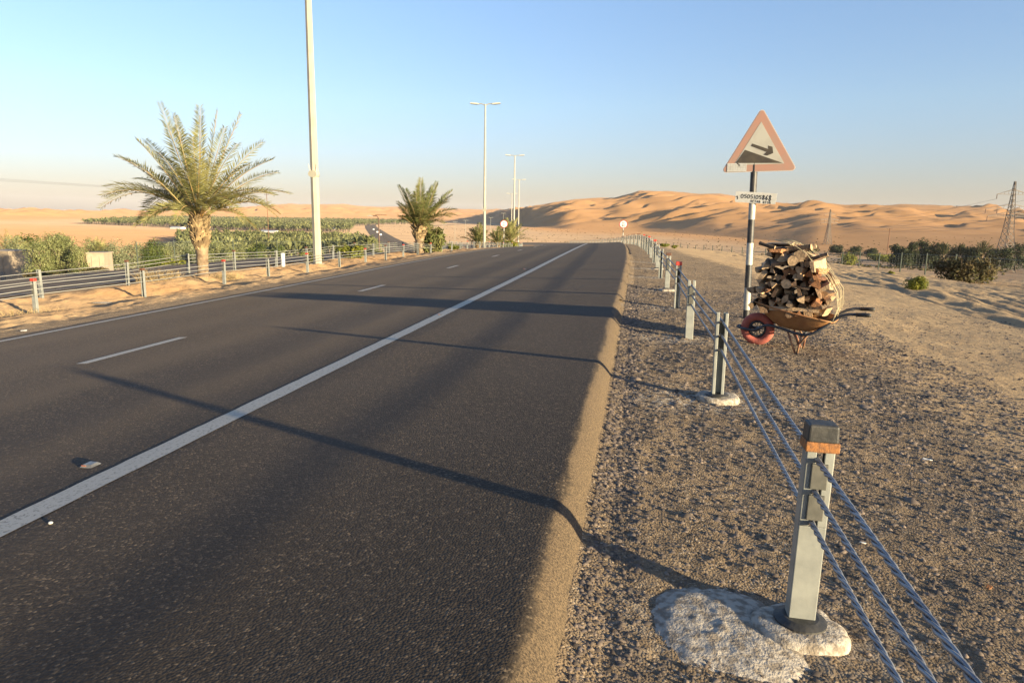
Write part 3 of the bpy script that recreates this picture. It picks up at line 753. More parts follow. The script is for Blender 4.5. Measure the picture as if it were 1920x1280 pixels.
# ------------------------------------------------------------------ lamp poles of the median
def lamp_pole(s, t, label, h=14.2, r0=0.16, r1=0.075):
    p = gz(s, t); r = empty('lamp_pole', p, heading(s))
    b = MB(); b.tube([(0, 0, -0.3), (0, 0, h*0.5), (0, 0, h)], [r0, (r0+r1)/2, r1], 8); b.build('pole', M_LAMP, r)
    b = MB(); b.box((0, 0, 0.012), (0.5, 0.5, 0.03)); b.build('base_plate', M_LAMP, r)
    c = MB(); zc = 3.9; c.lathe([(r0*0.86, zc-0.12), (r0*1.05, zc-0.1), (r0*1.05, zc+0.1), (r0*0.86, zc+0.12)], 12)
    c.build('collar', M_LAMP, r, True)
    c = MB(); R90 = Matrix.Rotation(math.pi/2, 3, 'X')
    P = [Vector(v) for v in [(0.19*math.cos(k*math.pi/9), -0.185, zc+0.15*math.sin(k*math.pi/9)) for k in range(18)]]
    P2 = [v+Vector((0, -0.04, 0)) for v in P]; c.add(P+P2, [tuple(range(18)), tuple(range(35, 17, -1))]+[(i, 18+i, 18+(i+1) % 18, (i+1) % 18) for i in range(18)])
    c.build('round_plate', M_LAMP, r)
    for q in (-1, 1):
        c = MB(); c.tube([(q*0.12, -0.12, zc+0.05), (q*0.20, -0.15, zc+0.42)], [0.03, 0.012], 6); c.build('flag_holder', M_LAMPH, r)
    for q in (-1, 1):
        c = MB(); c.tube([(0, 0, h-0.12), (q*0.35, 0, h+0.02), (q*0.95, 0, h+0.06)], [0.05, 0.045, 0.04], 8); a = c.build('arm', M_LAMP, r)
        c = MB(); c.box((q*1.08, 0, h+0.06), (0.95, 0.32, 0.13), Matrix.Rotation(-q*0.10, 3, 'Y'), taper=0.75); l = bevel(c.build('lamp_head', M_LAMPH, r), 0.03)
        c = MB(); c.box((q*1.13, 0, h-0.012), (0.62, 0.24, 0.035), Matrix.Rotation(-q*0.10, 3, 'Y')); c.build('lamp_glass', M_STUD, l)
    tag(r, label, 'lamp pole', 'tall double lamp poles of the median'); return r
lamp_pole(28.8, -13.85, 'tall tapered cream lamp pole rising out of the picture right of the big palm', 14.6, 0.20, 0.13)
lamp_pole(70.0, -13.35, 'second tall lamp pole with twin lamp heads above the low fan shaped palm')
lamp_pole(111, -13.3, 'third lamp pole with twin heads beside the round speed sign palms')
lamp_pole(152, -13.0, 'fourth, smaller lamp pole with twin heads right behind the third')
lamp_pole(196, -12.9, 'fifth, faint lamp pole left of the third and fourth ones')
def small_lamp(px, dist, h, label, w=0.12):
    p = atd(px, dist); r = empty('street_lamp', p); b = MB()
    b.tube([(0, 0, -0.3), (0, 0, h)], [w, w*0.6], 6); b.build('pole', M_LAMP, r)
    for q in (-1, 1):
        b = MB(); b.box((q*0.9, 0, h+0.05), (1.6, 0.3, 0.14)); b.build('lamp_head', M_LAMPH, r)
    tag(r, label, 'lamp pole', 'thin lamp poles along the road in the valley')
for px, py, h in ((832, 434, 10), (853, 440, 12), (873, 445, 13), (920, 450, 15), (944, 470, 18)):
    small_lamp(px, py, h, 'thin distant lamp pole on the valley plain behind the median palms')

# ------------------------------------------------------------------ brown poles, overhead lines, pylons
def wood_pole(px, py, ytop, label, w=None, arms=1, dist=None):
    p = at(px, py) if dist is None else atd(px, dist)
    d = depth(p); h = (py-ytop)*d/FPX*1.02; w = w or 0.16
    r = empty('utility_pole', p, -AL); b = MB(); b.tube([(0, 0, -0.5), (0, 0, h)], [w, w*0.75], 8); b.build('pole', M_WOODPOLE, r)
    for k in range(arms):
        b = MB(); b.box((0, 0, h-0.25-k*0.9), (2.4, 0.14, 0.14)); a = b.build('crossarm', M_WOODPOLE, r)
        for q in (-1.1, 0, 1.1):
            c = MB(); c.lathe([(0.05, 0), (0.09, 0.1), (0.05, 0.28)], 8, (q, 0, h-0.18-k*0.9)); c.build('insulator', M_STUD, a)
    tag(r, label, 'utility pole'); return r, p, h
pw, pp, ph = wood_pole(505, 468, 368, 'brown wooden utility pole between the big palm and the tall lamp pole', 0.14)
wood_pole(1663, 478, 430, 'wooden utility pole with crossarm in front of the right hand dunes', 0.22)
wood_pole(1884, 489, 408, 'reddish wooden pole standing in front of the large pylon', 0.26)
def _pyh(px): return 392+0.015*px
def brown_lamp():
    p = atd(710, 150); d = depth(p); h = CAM_H-p.z+(_pyh(710)-404)*d/FPX
    r = empty('street_lamp', p, -AL); w = 1.3*d/FPX; b = MB()
    b.tube([(0, 0, -0.3), (0, 0, h*0.93), (-h*0.05, 0, h*0.99), (-h*0.2, 0, h)], [w, w*0.8, w*0.6, w*0.5], 8); b.build('pole', M_BROWNSTEEL, r)
    b = MB(); b.box((-h*0.22, 0, h*0.99), (h*0.12, h*0.05, h*0.025), taper=0.7); b.build('lamp_head', M_LAMPH, r)
    b = MB(); b.box((h*0.06, 0, h*1.01), (h*0.30, h*0.01, h*0.012)); b.build('crossarm', M_BROWNSTEEL, r)
    tag(r, 'brown single arm street lamp above the valley road left of the smaller palm', 'street lamp')
brown_lamp()
def wire(a, b_, sag, r, label, group):
    b = MB(); P = []
    for i in range(25):
        u = i/24; P.append(Vector(a).lerp(Vector(b_), u)-Vector((0, 0, sag*4*u*(1-u))))
    b.tube(P, r, 4); return tag(b.build('power_line', M_WIRE), label, 'power line', group)
dl = ray(-900, 268); k = 42.0/float(np.dot(dl, _F))
for i, o in enumerate((-1.1, 0, 1.1)):
    e = Vector((dl[0]*k+o*0.7, dl[1]*k+o*0.4, CAM_H+dl[2]*k-0.25*i))
    wire(Vector(pp)+Vector((o*math.cos(AL), -o*math.sin(AL), ph)), e, 0.55, 0.013, ['lowest', 'middle', 'upper'][2-i]+' thin overhead wire crossing the sky left of the big palm', 'overhead wires behind the big palm')
def pylon(px, py, ytop, dist, label, rz):
    p = atd(px, dist); h = (py-ytop)*dist/FPX*1.0
    r = empty('pylon', p, rz); b = MB()
    def wid(z):
        u = z/h
        return h*np.interp(u, [0, 0.45, 0.62, 1.0], [0.085, 0.038, 0.028, 0.006])
    zz = [0, 0.12, 0.22, 0.31, 0.39, 0.46, 0.52, 0.58, 0.64, 0.70, 0.76, 0.82, 0.88, 0.94, 1.0]
    th = h*0.0044 if dist < 300 else h*0.0075
    cor = lambda z, i: Vector((wid(z)*(-1, 1, 1, -1)[i], wid(z)*(-1, -1, 1, 1)[i], z))
    for i in range(4): b.tube([cor(u*h, i) for u in zz], th, 4)
    for a, c in zip(zz[:-1], zz[1:]):
        for i in range(4):
            j = (i+1) % 4
            b.tube([cor(a*h, i), cor(c*h, j)], th*0.6, 3); b.tube([cor(a*h, j), cor(c*h, i)], th*0.6, 3); b.tube([cor(c*h, i), cor(c*h, j)], th*0.6, 3)
    b.build('lattice_tower', M_PYLON, r)
    tips = []
    for u, L in ((0.86, 0.19), (0.70, 0.30), (0.62, 0.27)):
        z = u*h; l = L*h; m = MB()
        for q in (-1, 1):
            for yy in (-1, 1):
                m.tube([(q*wid(z), yy*wid(z), z), (q*l, 0, z)], th*0.7, 3)
                m.tube([(q*wid(z), yy*wid(z), z+0.05*h), (q*l, 0, z)], th*0.6, 3)
            for v in (0.3, 0.55, 0.8):
                m.tube([(q*l*v, 0, z), (q*l*v, 0, z+0.05*h*(1-v))], th*0.5, 3)
            tips.append((q*l, z))
        a = m.build('crossarm', M_PYLON, r)
        for q in ((-1, 1) if u != 0.70 else (-1, 1, -0.55, 0.55)):
            s_ = MB(); s_.tube([(q*l, 0, z), (q*l, 0, z-0.05*h)], th*0.9, 5); s_.build('insulator', M_BROWNSTEEL, a)
    tag(r, label, 'pylon', 'steel lattice pylons'); return r, p, h
P1_, a1, h1 = pylon(1894, 488, 320, 213, 'large steel lattice pylon at the right picture edge', 0.25)
P2_, a2, h2 = pylon(1556, 470, 405, 455, 'smaller steel lattice pylon behind the firewood, before the dunes', 0.35)
dirp = (a2-a1).normalized(); side = Vector((dirp.y, -dirp.x, 0))
for u, L in ((0.86, 0.19), (0.70, 0.30), (0.62, 0.27)):
    for q in (-1, 1):
        A = a1+Vector((0, 0, h1*(u-0.05)))+Vector((math.cos(0.25), math.sin(0.25), 0))*q*L*h1
        B = a2+Vector((0, 0, h2*(u-0.05)))+Vector((math.cos(0.35), math.sin(0.35), 0))*q*L*h2
        wire(A, B, 4.0, 0.035, 'thin power line strung between the two lattice pylons', 'power lines between the pylons')
# ------------------------------------------------------------------ wire fences
def fence(pts, h, label, pr=0.055, step=None, mesh=True, wires=9, vstep=0.5):
    """posts at the given ground points, mesh of thin wires between them"""
    r = empty('wire_fence', pts[0]); o = Vector(pts[0]); n = len(pts)
    for i, p in enumerate(pts[:95]):
        b = MB(); b.tube([(0, 0, -0.4), (0, 0, h+0.12)], pr, 6); q = b.build('post', M_FENCE, r); q.location = Vector(p)-o
    m = MB()
    for a, b_ in zip(pts[:-1], pts[1:]):
        A = Vector(a)-o; B = Vector(b_)-o
        for k in range(wires):
            z = 0.06+(h-0.06)*k/(wires-1)
            m.tube([A+Vector((0, 0, z)), B+Vector((0, 0, z))], 0.011 if k in (0, wires-1, wires//2) else 0.0035, 3, False)
        nv = int((B-A).length/vstep)
        for k in range(1, nv):
            u = k/nv; c = A.lerp(B, u); m.tube([c+Vector((0, 0, 0.05)), c+Vector((0, 0, h))], 0.003, 3, False)
    m.build('wire_mesh', M_FMESH, r)
    tag(r, label, 'fence'); return r
fp = []
s = 40.0
while s < 260:
    t = np.interp(s, [30, 48, 95, 155, 260], [24.0, 23.4, 22.6, 13.5, 12]) if s < 150 else 14.5
    t = np.interp(s, [30, 95, 150, 260], [23.6, 22.6, 16.5, 14.0]); fp.append(gz(s, t)); s += 4.1
fence(fp, 1.65, 'green wire mesh fence across the sand below the right hand dunes')
fp = []
s = 40.0
while s < 190: fp.append(gz(s, -31.0)); s += 4.0
fence(fp, 1.9, 'low wire mesh fence between the opposite road and the left hand trees', 0.035)
# ------------------------------------------------------------------ steep descent sign and phone board
def rounded(pts, r, n=5):
    out = []; k = len(pts)
    for i in range(k):
        p = Vector(pts[i]); a = (Vector(pts[i-1])-p).normalized(); c = (Vector(pts[(i+1) % k])-p).normalized()
        ang = a.angle(c); d = r/math.tan(ang/2); p0 = p+a*d; p1 = p+c*d
        cen = p+(a+c).normalized()*(r/math.sin(ang/2))
        a0 = math.atan2(*(p0-cen).yx); a1 = math.atan2(*(p1-cen).yx)
        da = (a1-a0+math.pi) % (2*math.pi)-math.pi
        out += [(cen.x+r*math.cos(a0+da*j/n), cen.y+r*math.sin(a0+da*j/n)) for j in range(n+1)]
    return out
def stroke(b, pts, w, fr, th=0.0015):
    o, ax, ay, az = fr
    for p, q in zip(pts[:-1], pts[1:]):
        p = Vector(p); q = Vector(q); d = (q-p)
        if d.length < 1e-6: continue
        d.normalize(); n = Vector((-d.y, d.x))*w/2; e = d*w*0.3
        b.poly([tuple(p-e-n), tuple(q+e-n), tuple(q+e+n), tuple(p-e+n)], th, fr)
def sign_frame(origin, facing, tilt=0.0):
    az = Vector(facing); az.z = 0; az.normalize(); ax = Vector((0, 0, 1)).cross(az).normalized(); ay = Vector((0, 0, 1))
    c, s = math.cos(tilt), math.sin(tilt)
    return (Vector(origin), ax*c+ay*s, ay*c-ax*s, az)
sb = at(1399, 597); sb.z -= 0.0
sroot = empty('warning_sign', sb); sroot.rotation_euler = (0, -0.022, 0)
toc = Vector((-sb.x, -sb.y, 0)).normalized(); face = (toc+Vector((-0.10, 0, 0))).normalized()
PH = 3.25
bands = [(-0.4, 0.13, 'k'), (0.13, 0.46, 'w'), (0.46, 0.80, 'k'), (0.80, 1.12, 'w'), (1.12, 1.46, 'k'), (1.46, 1.73, 'w'), (1.73, 2.35, 'k')]
for a, b_, c in bands:
    b = MB(); b.tube([(0, 0, a), (0, 0, b_)], 0.048, 18); b.build('pole_section', M_POLEW if c == 'w' else M_POLEB, sroot, False)
SB, STOP = 2.135, 3.005; hw = 0.525
fr = sign_frame(Vector((0.065, 0, SB))+face*0.055, face, -0.005)
tri = [(-hw, 0), (hw, 0), (0, STOP-SB+0.03)]
b = MB(); b.poly(rounded(tri, 0.045), 0.004, fr); plate = b.build('sign_plate', M_SIGNEDGE, sroot)
def off(fr, d): return (fr[0]+fr[3]*d, fr[1], fr[2], fr[3])
f1 = off(fr, 0.0045); cen = Vector((0, (STOP-SB+0.03)/3))
sc = lambda k: [tuple(cen+(Vector(p)-cen)*k) for p in tri]
b = MB(); b.poly(rounded(sc(0.965), 0.035), 0.002, f1); b.build('border', M_SIGNR, plate)
f2 = off(fr, 0.007)
inn = sc(0.655)
b = MB(); b.poly(inn, 0.0015, f2); b.build('sign_face', M_SIGNW, plate)
f3 = off(fr, 0.009)
# symbol positions measured on the sign (975x1280 crop, sign spans x 92..897, y 88..790)
def sp(px, py): return ((px-497)/805*2*hw, (790-py)/702*(STOP-SB+0.0))
b = MB(); b.poly([sp(252, 683), sp(742, 699), sp(345, 537)], 0.0015, f3); b.build('slope_symbol', M_SIGNK, plate)
b = MB(); b.poly([sp(404, 497), sp(570, 571), sp(538, 600), sp(578, 612), sp(640, 586), sp(628, 515), sp(582, 500), sp(586, 538), sp(418, 470)], 0.0015, f3); b.build('arrow_symbol', M_SIGNK, plate)
b = MB(); b.poly([sp(163, 780), sp(372, 780), sp(372, 688), sp(163, 684)], 0.0015, off(fr, 0.0095)); stk = b.build('sticker', M_STICK, plate)
b = MB()
for i in range(4): stroke(b, [sp(172, 700+i*20), sp(362, 702+i*20)], 0.002, off(fr, 0.0112), 0.0006)
for i in range(8): stroke(b, [sp(172+i*27, 698), sp(172+i*27, 764)], 0.0015, off(fr, 0.0112), 0.0006)
b.build('faint_print', mat('faint_print', (0.42, 0.40, 0.35), 0.8), stk)
b = MB(); stroke(b, [sp(270, 690), sp(290, 700), sp(292, 720)], 0.012, off(fr, 0.0113), 0.0006); b.build('print_mark', M_INK, stk)
tag(sroot, 'faded triangular steep descent warning sign on a black and white banded pole', 'road sign')
# phone board hung on the pole
fb = sign_frame(sb+Vector((0.01, 0, 1.77))+face*0.062+sroot.matrix_basis.to_3x3() @ Vector((0, 0, 0)), face, -0.055)
proot = empty('phone_board', fb[0]); fl = (Vector((0, 0, 0)), fb[1], fb[2], fb[3])
BW, BH = 0.565, 0.155
b = MB(); b.poly([(-BW/2, -BH/2+0.01), (-BW/2+0.015, -BH/2), (BW/2-0.005, -BH/2), (BW/2+0.004, BH/2-0.004), (0.1, BH/2), (-BW/2+0.01, BH/2), (-BW/2-0.002, BH/2-0.012)], 0.006, fl); board = b.build('board', M_STICK, proot)
DG = {'0': [(.5, 1), (.1, .8), (0, .45), (.15, .1), (.5, 0), (.85, .15), (.95, .5), (.8, .85), (.5, 1)],
      '5': [(.9, 1), (.2, .98), (.12, .55), (.6, .62), (.9, .35), (.65, .04), (.1, .05)], '1': [(.5, 1), (.48, 0)],
      '8': [(.5, .53), (.15, .75), (.45, 1), (.85, .78), (.5, .53), (.1, .25), (.45, 0), (.9, .25), (.5, .53)],
      '6': [(.75, 1), (.25, .65), (.12, .25), (.45, 0), (.85, .2), (.6, .5), (.18, .35)],
      'A': [(0, 0), (.45, 1), (.9, 0), (.7, .4), (.2, .4)], 'T': [(0, 1), (.95, 1), (.5, 1), (.5, 0)], 'F': [(.9, 1), (.1, 1), (.1, 0), (.1, .5), (.7, .5)],
      'B': [(.1, 0), (.1, 1), (.7, .9), (.7, .6), (.1, .52), (.85, .4), (.8, .05), (.1, 0)], 'G': [(.9, .9), (.3, 1), (.05, .5), (.3, 0), (.9, .1), (.9, .45), (.5, .45)],
      'N': [(.05, 0), (.05, 1), (.9, 0), (.9, 1)], 'S': [(.9, .95), (.2, .9), (.2, .6), (.85, .4), (.75, .05), (.1, .05)], 'R': [(.1, 0), (.1, 1), (.8, .85), (.7, .55), (.1, .5), (.9, 0)]}
b = MB(); x = -0.205; ft = off(fl, 0.0065)
for i, ch in enumerate('0505105868'):
    w = 0.034 if ch != '1' else 0.018; y0 = -0.012-0.002*i*0.4+(-0.004 if i > 6 else 0); hh = 0.052+0.009*(i > 6)+(0.018 if i == 9 else 0)
    if i == 9: y0 -= 0.012
    stroke(b, [(x+p[0]*w, y0+p[1]*hh) for p in DG[ch]], 0.0085 if i < 7 else 0.0105, ft); x += w+0.0105
b.build('phone_number', M_INK, board)
b = MB(); x = -0.065
for i, ch in enumerate('AFTAB GTSR'):
    if ch != ' ': stroke(b, [(x+p[0]*0.020, -0.062-0.0012*i+p[1]*0.028) for p in DG[ch]], 0.006, ft)
    x += 0.029
b.build('name_line', M_INK, board)
b = MB(); stroke(b, [(-0.272, 0.0), (-0.255, 0.008), (-0.248, -0.02), (-0.252, -0.035)], 0.010, ft); b.build('ink_mark', M_INK, board)
b = MB()
for q in (-0.05, 0.05):
    b.tube([fl[3]*0.008+fl[1]*(0.0+q*1.0)+fl[2]*0.03, fl[3]*-0.05+fl[1]*q*1.25+fl[2]*0.03, fl[3]*-0.115+fl[1]*q*0.4+fl[2]*0.03], 0.002, 5)
b.build('tie_wire', M_WIRE, proot)
tag(proot, 'small white hand lettered phone number board tied to the sign pole', 'board')

# ------------------------------------------------------------------ round speed limit signs
AR8 = [(0, 0), (.45, 1), (.9, 0)]
def speed_sign(loc, h, label, r=0.375):
    p = Vector(loc); root = empty('speed_sign', p); fc = Vector((-p.x, -p.y, 0)).normalized()
    n = 7
    for i in range(n):
        b = MB(); b.tube([(0, 0, -0.3 if i == 0 else h*i/n), (0, 0, h*(i+1)/n)], 0.045, 10); b.build('pole_section', M_POLEW if i % 2 else M_POLEB, root)
    f = sign_frame(Vector((0, 0, h))+fc*0.06, fc)
    circ = lambda q: [(q*math.cos(a*math.pi/16), q*math.sin(a*math.pi/16)) for a in range(32)]
    b = MB(); b.poly(circ(r), 0.006, f); pl_ = b.build('sign_plate', M_REDRING, root)
    b = MB(); b.poly(circ(r*0.83), 0.002, off(f, 0.007)); b.build('sign_face', M_WHITE, pl_)
    b = MB(); q = off(f, 0.0095); g_ = 0.5*r
    stroke(b, [(-g_*.55+p_[0]*g_*.6, .08*r+p_[1]*g_*0.95) for p_ in AR8], 0.10*r, q)
    b.poly([(g_*.42+.10*r*math.cos(a), .12*r+g_*.35+.10*r*math.sin(a)) for a in np.linspace(0, 6.28, 9)[:-1]], 0.0015, q)
    for i, ch in enumerate('80'): stroke(b, [(-g_*.85+i*g_*0.9+p_[0]*g_*.7, -.58*r+p_[1]*g_*0.95) for p_ in DG[ch]], 0.09*r, q)
    b.build('numerals', M_INK, pl_)
    tag(root, label, 'road sign'); return root
pr = gz(75, 0.95); d_ = depth(pr)
speed_sign(pr, 2.1, 'round red ringed eighty speed sign behind the right barrier at the crest', 0.44)
speed_sign(gz(85, -12.9), 2.95, 'round red ringed eighty speed sign before the median palms', 0.46)

# ------------------------------------------------------------------ wheelbarrow
wc = at(1418, 645); BU = Vector((0.932, -0.35, 0)).normalized(); BN = Vector((BU.y, -BU.x, 0))  # BN towards the camera
ang = math.atan2(BU.y, BU.x)
wb = empty('wheelbarrow', wc, ang)     # local x along the barrow, local -y towards the camera
WR = 0.192; wz = WR-0.012
def ring(b, R0, r, n=36, k=10, c=(0, 0, wz), sq=1.0):
    P = []; F = []
    for i in range(n):
        a = 2*math.pi*i/n
        for j in range(k):
            w = 2*math.pi*j/k; q = R0+r*math.cos(w)
            P.append((c[0]+q*math.cos(a), c[1]+r*sq*math.sin(w), c[2]+q*math.sin(a)))
    for i in range(n):
        for j in range(k): F.append((i*k+j, ((i+1) % n)*k+j, ((i+1) % n)*k+(j+1) % k, i*k+(j+1) % k))
    b.add(P, F)
wheel = empty('wheel', (0, 0, 0)); wheel.parent = wb
b = MB(); ring(b, WR-0.048, 0.048, 44, 12, sq=0.95); b.build('tyre', M_TYRE, wheel, True)
b = MB(); ring(b, WR-0.105, 0.014, 36, 8, sq=2.0); b.build('rim', M_FRAME, wheel, True)
b = MB(); b.tube([(0, -0.08, wz), (0, 0.08, wz)], 0.022, 10)
for i in range(12):
    a = 2*math.pi*i/12; b.tube([(0, 0.03*(-1)**i, wz), ((WR-0.108)*math.cos(a), 0, wz+(WR-0.108)*math.sin(a))], 0.004, 5)
b.build('spokes', M_FRAME, wheel)
# frame: two tubes from the axle to the grips, joined in front of the wheel
fr_ = MB(); grips = []
for q in (-1, 1):
    P = [(-0.22, q*0.045, wz+0.015), (-0.15, q*0.10, wz+0.005), (0.0, q*0.115, wz), (0.12, q*0.135, wz+0.07), (0.26, q*0.165, wz+0.06), (0.46, q*0.21, wz+0.02), (0.58, q*0.235, wz+0.02), (0.70, q*0.25, wz+0.09), (0.86, q*0.275, wz+0.235), (0.97, q*0.285, wz+0.285), (1.06, q*0.29, wz+0.29)]
    C = []
    for i in range(len(P)-1):
        p0, p1, p2, p3 = [Vector(P[max(0, min(len(P)-1, i+k))]) for k in (-1, 0, 1, 2)]
        for u in np.linspace(0, 1, 6, endpoint=False): C.append(0.5*((2*p1)+(-p0+p2)*u+(2*p0-5*p1+4*p2-p3)*u*u+(-p0+3*p1-3*p2+p3)*u**3))
    C.append(Vector(P[-1])); fr_.tube(C, 0.0165, 10); grips.append((q, Vector(P[-1])))
fr_.tube([(-0.22, -0.05, wz+0.015), (-0.22, 0.05, wz+0.015)], 0.0165, 10)
fr_.tube([(0.54, -0.22, wz+0.02), (0.54, 0.22, wz+0.02)], 0.014, 8)
fr_.build('frame', M_FRAME, wb, True)
for q, e in grips:
    b = MB(); b.tube([e-Vector((0.02, 0, 0.001)), e+Vector((0.10, q*0.004, 0.004)), e+Vector((0.125, q*0.004, 0.004))], [0.021, 0.021, 0.018], 10); b.build('grip', M_BLACK, wb, True)
for q in (-1, 1):
    b = MB(); y = q*0.205; b.tube([(0.36, q*0.19, wz+0.04), (0.465, q*0.215, -0.03)], 0.011, 8); b.build('leg', M_LEG, wb, True)
    b = MB(); b.tube([(0.515, q*0.215, wz+0.02), (0.487, q*0.222, -0.035)], 0.011, 8); b.build('leg', M_LEG, wb, True)
    b = MB(); b.tube([(0.60, q*0.235, wz+0.03), (0.497, q*0.22, 0.085)], 0.010, 8); b.build('leg_brace', M_LEG, wb, True)
    b = MB(); b.tube([(0.42, q*0.20, wz+0.03), (0.492, q*0.22, 0.08)], 0.009, 8); b.build('leg_brace', M_LEG, wb, True)
# tray: flared sheet steel pan, high lip over the wheel
TZ = wz+0.075
lower = [(0.30, 0.15), (0.30, -0.15), (0.72, -0.20), (0.72, 0.20)]
def rim_z(x): return np.interp(x, [-0.04, 0.28, 0.85], [0.53, 0.46, 0.36])
ring_b = [(0.24, -0.13, TZ), (0.40, -0.18, TZ-0.02), (0.60, -0.20, TZ-0.03), (0.60, 0.20, TZ-0.03), (0.40, 0.18, TZ-0.02), (0.24, 0.13, TZ)]
ring_t = [(-0.04, -0.25, 0), (0.4, -0.33, 0), (0.84, -0.31, 0), (0.84, 0.31, 0), (0.4, 0.33, 0), (-0.04, 0.25, 0)]
b = MB(); ns = 8; P = []; K = 0
def loopres(R, n=8):
    out = []
    for i in range(len(R)):
        a = Vector(R[i]); c = Vector(R[(i+1) % len(R)])
        for u in np.linspace(0, 1, n, endpoint=False): out.append(a.lerp(c, u))
    return out
LB = loopres(ring_b); LT = [Vector((p.x, p.y, rim_z(p.x))) for p in loopres(ring_t)]
# soften corners
def soft(L, it=3):
    for _ in range(it): L = [(L[i-1]+L[i]*2+L[(i+1) % len(L)])/4 for i in range(len(L))]
    return L
LB, LT = soft(LB), soft(LT); nL = len(LB); lev = 9
for k in range(lev+1):
    u = k/lev
    for p, q in zip(LB, LT): P.append(p.lerp(q, u)+Vector((0, 0, -0.02*math.sin(u*math.pi))))
F = [(k*nL+i, k*nL+(i+1) % nL, (k+1)*nL+(i+1) % nL, (k+1)*nL+i) for k in range(lev) for i in range(nL)]+[tuple(range(nL-1, -1, -1))]
b.add(P, F); tray = b.build('tray', M_TRAY, wb, True); so = tray.modifiers.new('thick', 'SOLIDIFY'); so.thickness = 0.004
b = MB(); b.tube(LT+[LT[0]], 0.009, 8, False); b.build('tray_rim', M_TRAY, tray, True)
tag(wb, 'rusty wheelbarrow with red tyre, heaped with split firewood, by the sign pole', 'wheelbarrow')
# firewood: each log its own wedge of split timber
M_LOGS = []
for i, (bk, wd) in enumerate((((0.10, 0.065, 0.042), (0.46, 0.29, 0.15)), ((0.13, 0.085, 0.05), (0.58, 0.40, 0.23)), ((0.085, 0.055, 0.038), (0.36, 0.22, 0.12)), ((0.20, 0.085, 0.04), (0.46, 0.21, 0.085)))):
    M_LOGS.append((mat('log_bark', bk, 0.9, col2=tuple(c*0.55 for c in bk), scale=14, bump=0.6), mat('split_wood', wd, 0.8, col2=tuple(c*0.72 for c in wd), scale=18, bump=0.35), mat('sawn_log_end', tuple(c*0.95 for c in wd), 0.85, col2=tuple(c*0.5 for c in wd), scale=22, bump=0.3)))
def make_log(L, r, R, mi):
    kind = R.random(); b = MB()
    if kind < 0.68:
        n = 3; a0, a1 = 0, R.uniform(0.9, 1.9); prof = [(-r*0.6, -r*0.45)]+[(-r*0.6+1.35*r*math.cos(a0+(a1-a0)*k/n), -r*0.45+1.25*r*math.sin(a0+(a1-a0)*k/n)) for k in range(n+1)]; split = (0, n+1)
    elif kind < 0.82:
        n = 8; prof = [(r*math.cos(2*math.pi*k/n)*R.uniform(0.75, 1.05), r*math.sin(2*math.pi*k/n)*R.uniform(0.75, 1.05)) for k in range(n)]; split = ()
    else:
        prof = [(-r*1.2, -r*0.35), (r*1.1, -r*0.45), (r*1.2, r*0.15), (-r*0.9, r*0.45)]; split = (0, 2, 3)
    n = len(prof); seg = 5; P = []; a = R.uniform(0, 6.28); ca, sa = math.cos(a), math.sin(a); bend = R.uniform(-0.03, 0.03)
    cut = R.uniform(-0.25, 0.25)
    for k in range(seg+1):
        u = k/seg-0.5; tp = 1+R.uniform(-0.09, 0.09)
        for px, pz in prof:
            q = (px*ca-pz*sa)*tp, (px*sa+pz*ca)*tp
            e = cut*q[0]*(abs(u) > 0.45)
            P.append((q[0]+bend*(1-4*u*u)+R.uniform(-.003, .003), u*L+e, q[1]+R.uniform(-.003, .003)))
    F = []; M_ = []
    for k in range(seg):
        for i in range(n):
            F.append((k*n+i, k*n+(i+1) % n, (k+1)*n+(i+1) % n, (k+1)*n+i)); M_.append(1 if i in split else 0)
    F += [tuple(range(n-1, -1, -1)), tuple(range(seg*n, seg*n+n))]; M_ += [2, 2]
    b.v, b.f, b.m = P, F, M_
    return b.build('firewood_log', list(M_LOGS[mi]))
LR = random.Random(21)
def put_log(u, n, z, L, r, dirang=0.0, tilt=0.0, label=None, mi=None):
    """u along the barrow, n towards the camera, z height above the ground under the wheel"""
    o = make_log(L, r, LR, LR.choice((0, 1, 1, 1, 2, 3)) if mi is None else mi)
    M = Matrix.Translation(wc+BU*u+BN*n+Vector((0, 0, z))) @ Matrix.Rotation(ang+dirang, 4, 'Z') @ Matrix.Rotation(tilt, 4, 'X')
    o.matrix_world = M
    return tag(o, label or 'split firewood log among those heaped in the wheelbarrow', 'firewood log', 'split logs heaped in the wheelbarrow')
z = 0.44; row = 0
while z < 1.15:
    lo = np.interp(z, [0.40, 0.50, 0.75, 0.95, 1.12, 1.22], [0.08, -0.08, -0.08, -0.02, 0.05, 0.11])
    hi = np.interp(z, [0.40, 0.48, 0.62, 0.72, 0.92, 1.05, 1.15, 1.22], [0.66, 0.70, 0.76, 0.74, 0.63, 0.52, 0.40, 0.30])
    for nn_, L in ((0.10, 0.42), (-0.24, 0.36)):
        u = lo+LR.uniform(0, 0.05)
        while u < hi-0.02:
            r = LR.uniform(0.040, 0.068)
            put_log(u+r, nn_+LR.uniform(-0.09, 0.10), z+LR.uniform(-0.02, 0.02), L*LR.uniform(0.8, 1.1), r*LR.uniform(0.8, 1.15), LR.uniform(-0.2, 0.2), LR.uniform(-0.1, 0.1))
            u += r*LR.uniform(1.45, 2.0)
            if nn_ < 0: u += 0.05
    z += 0.074; row += 1
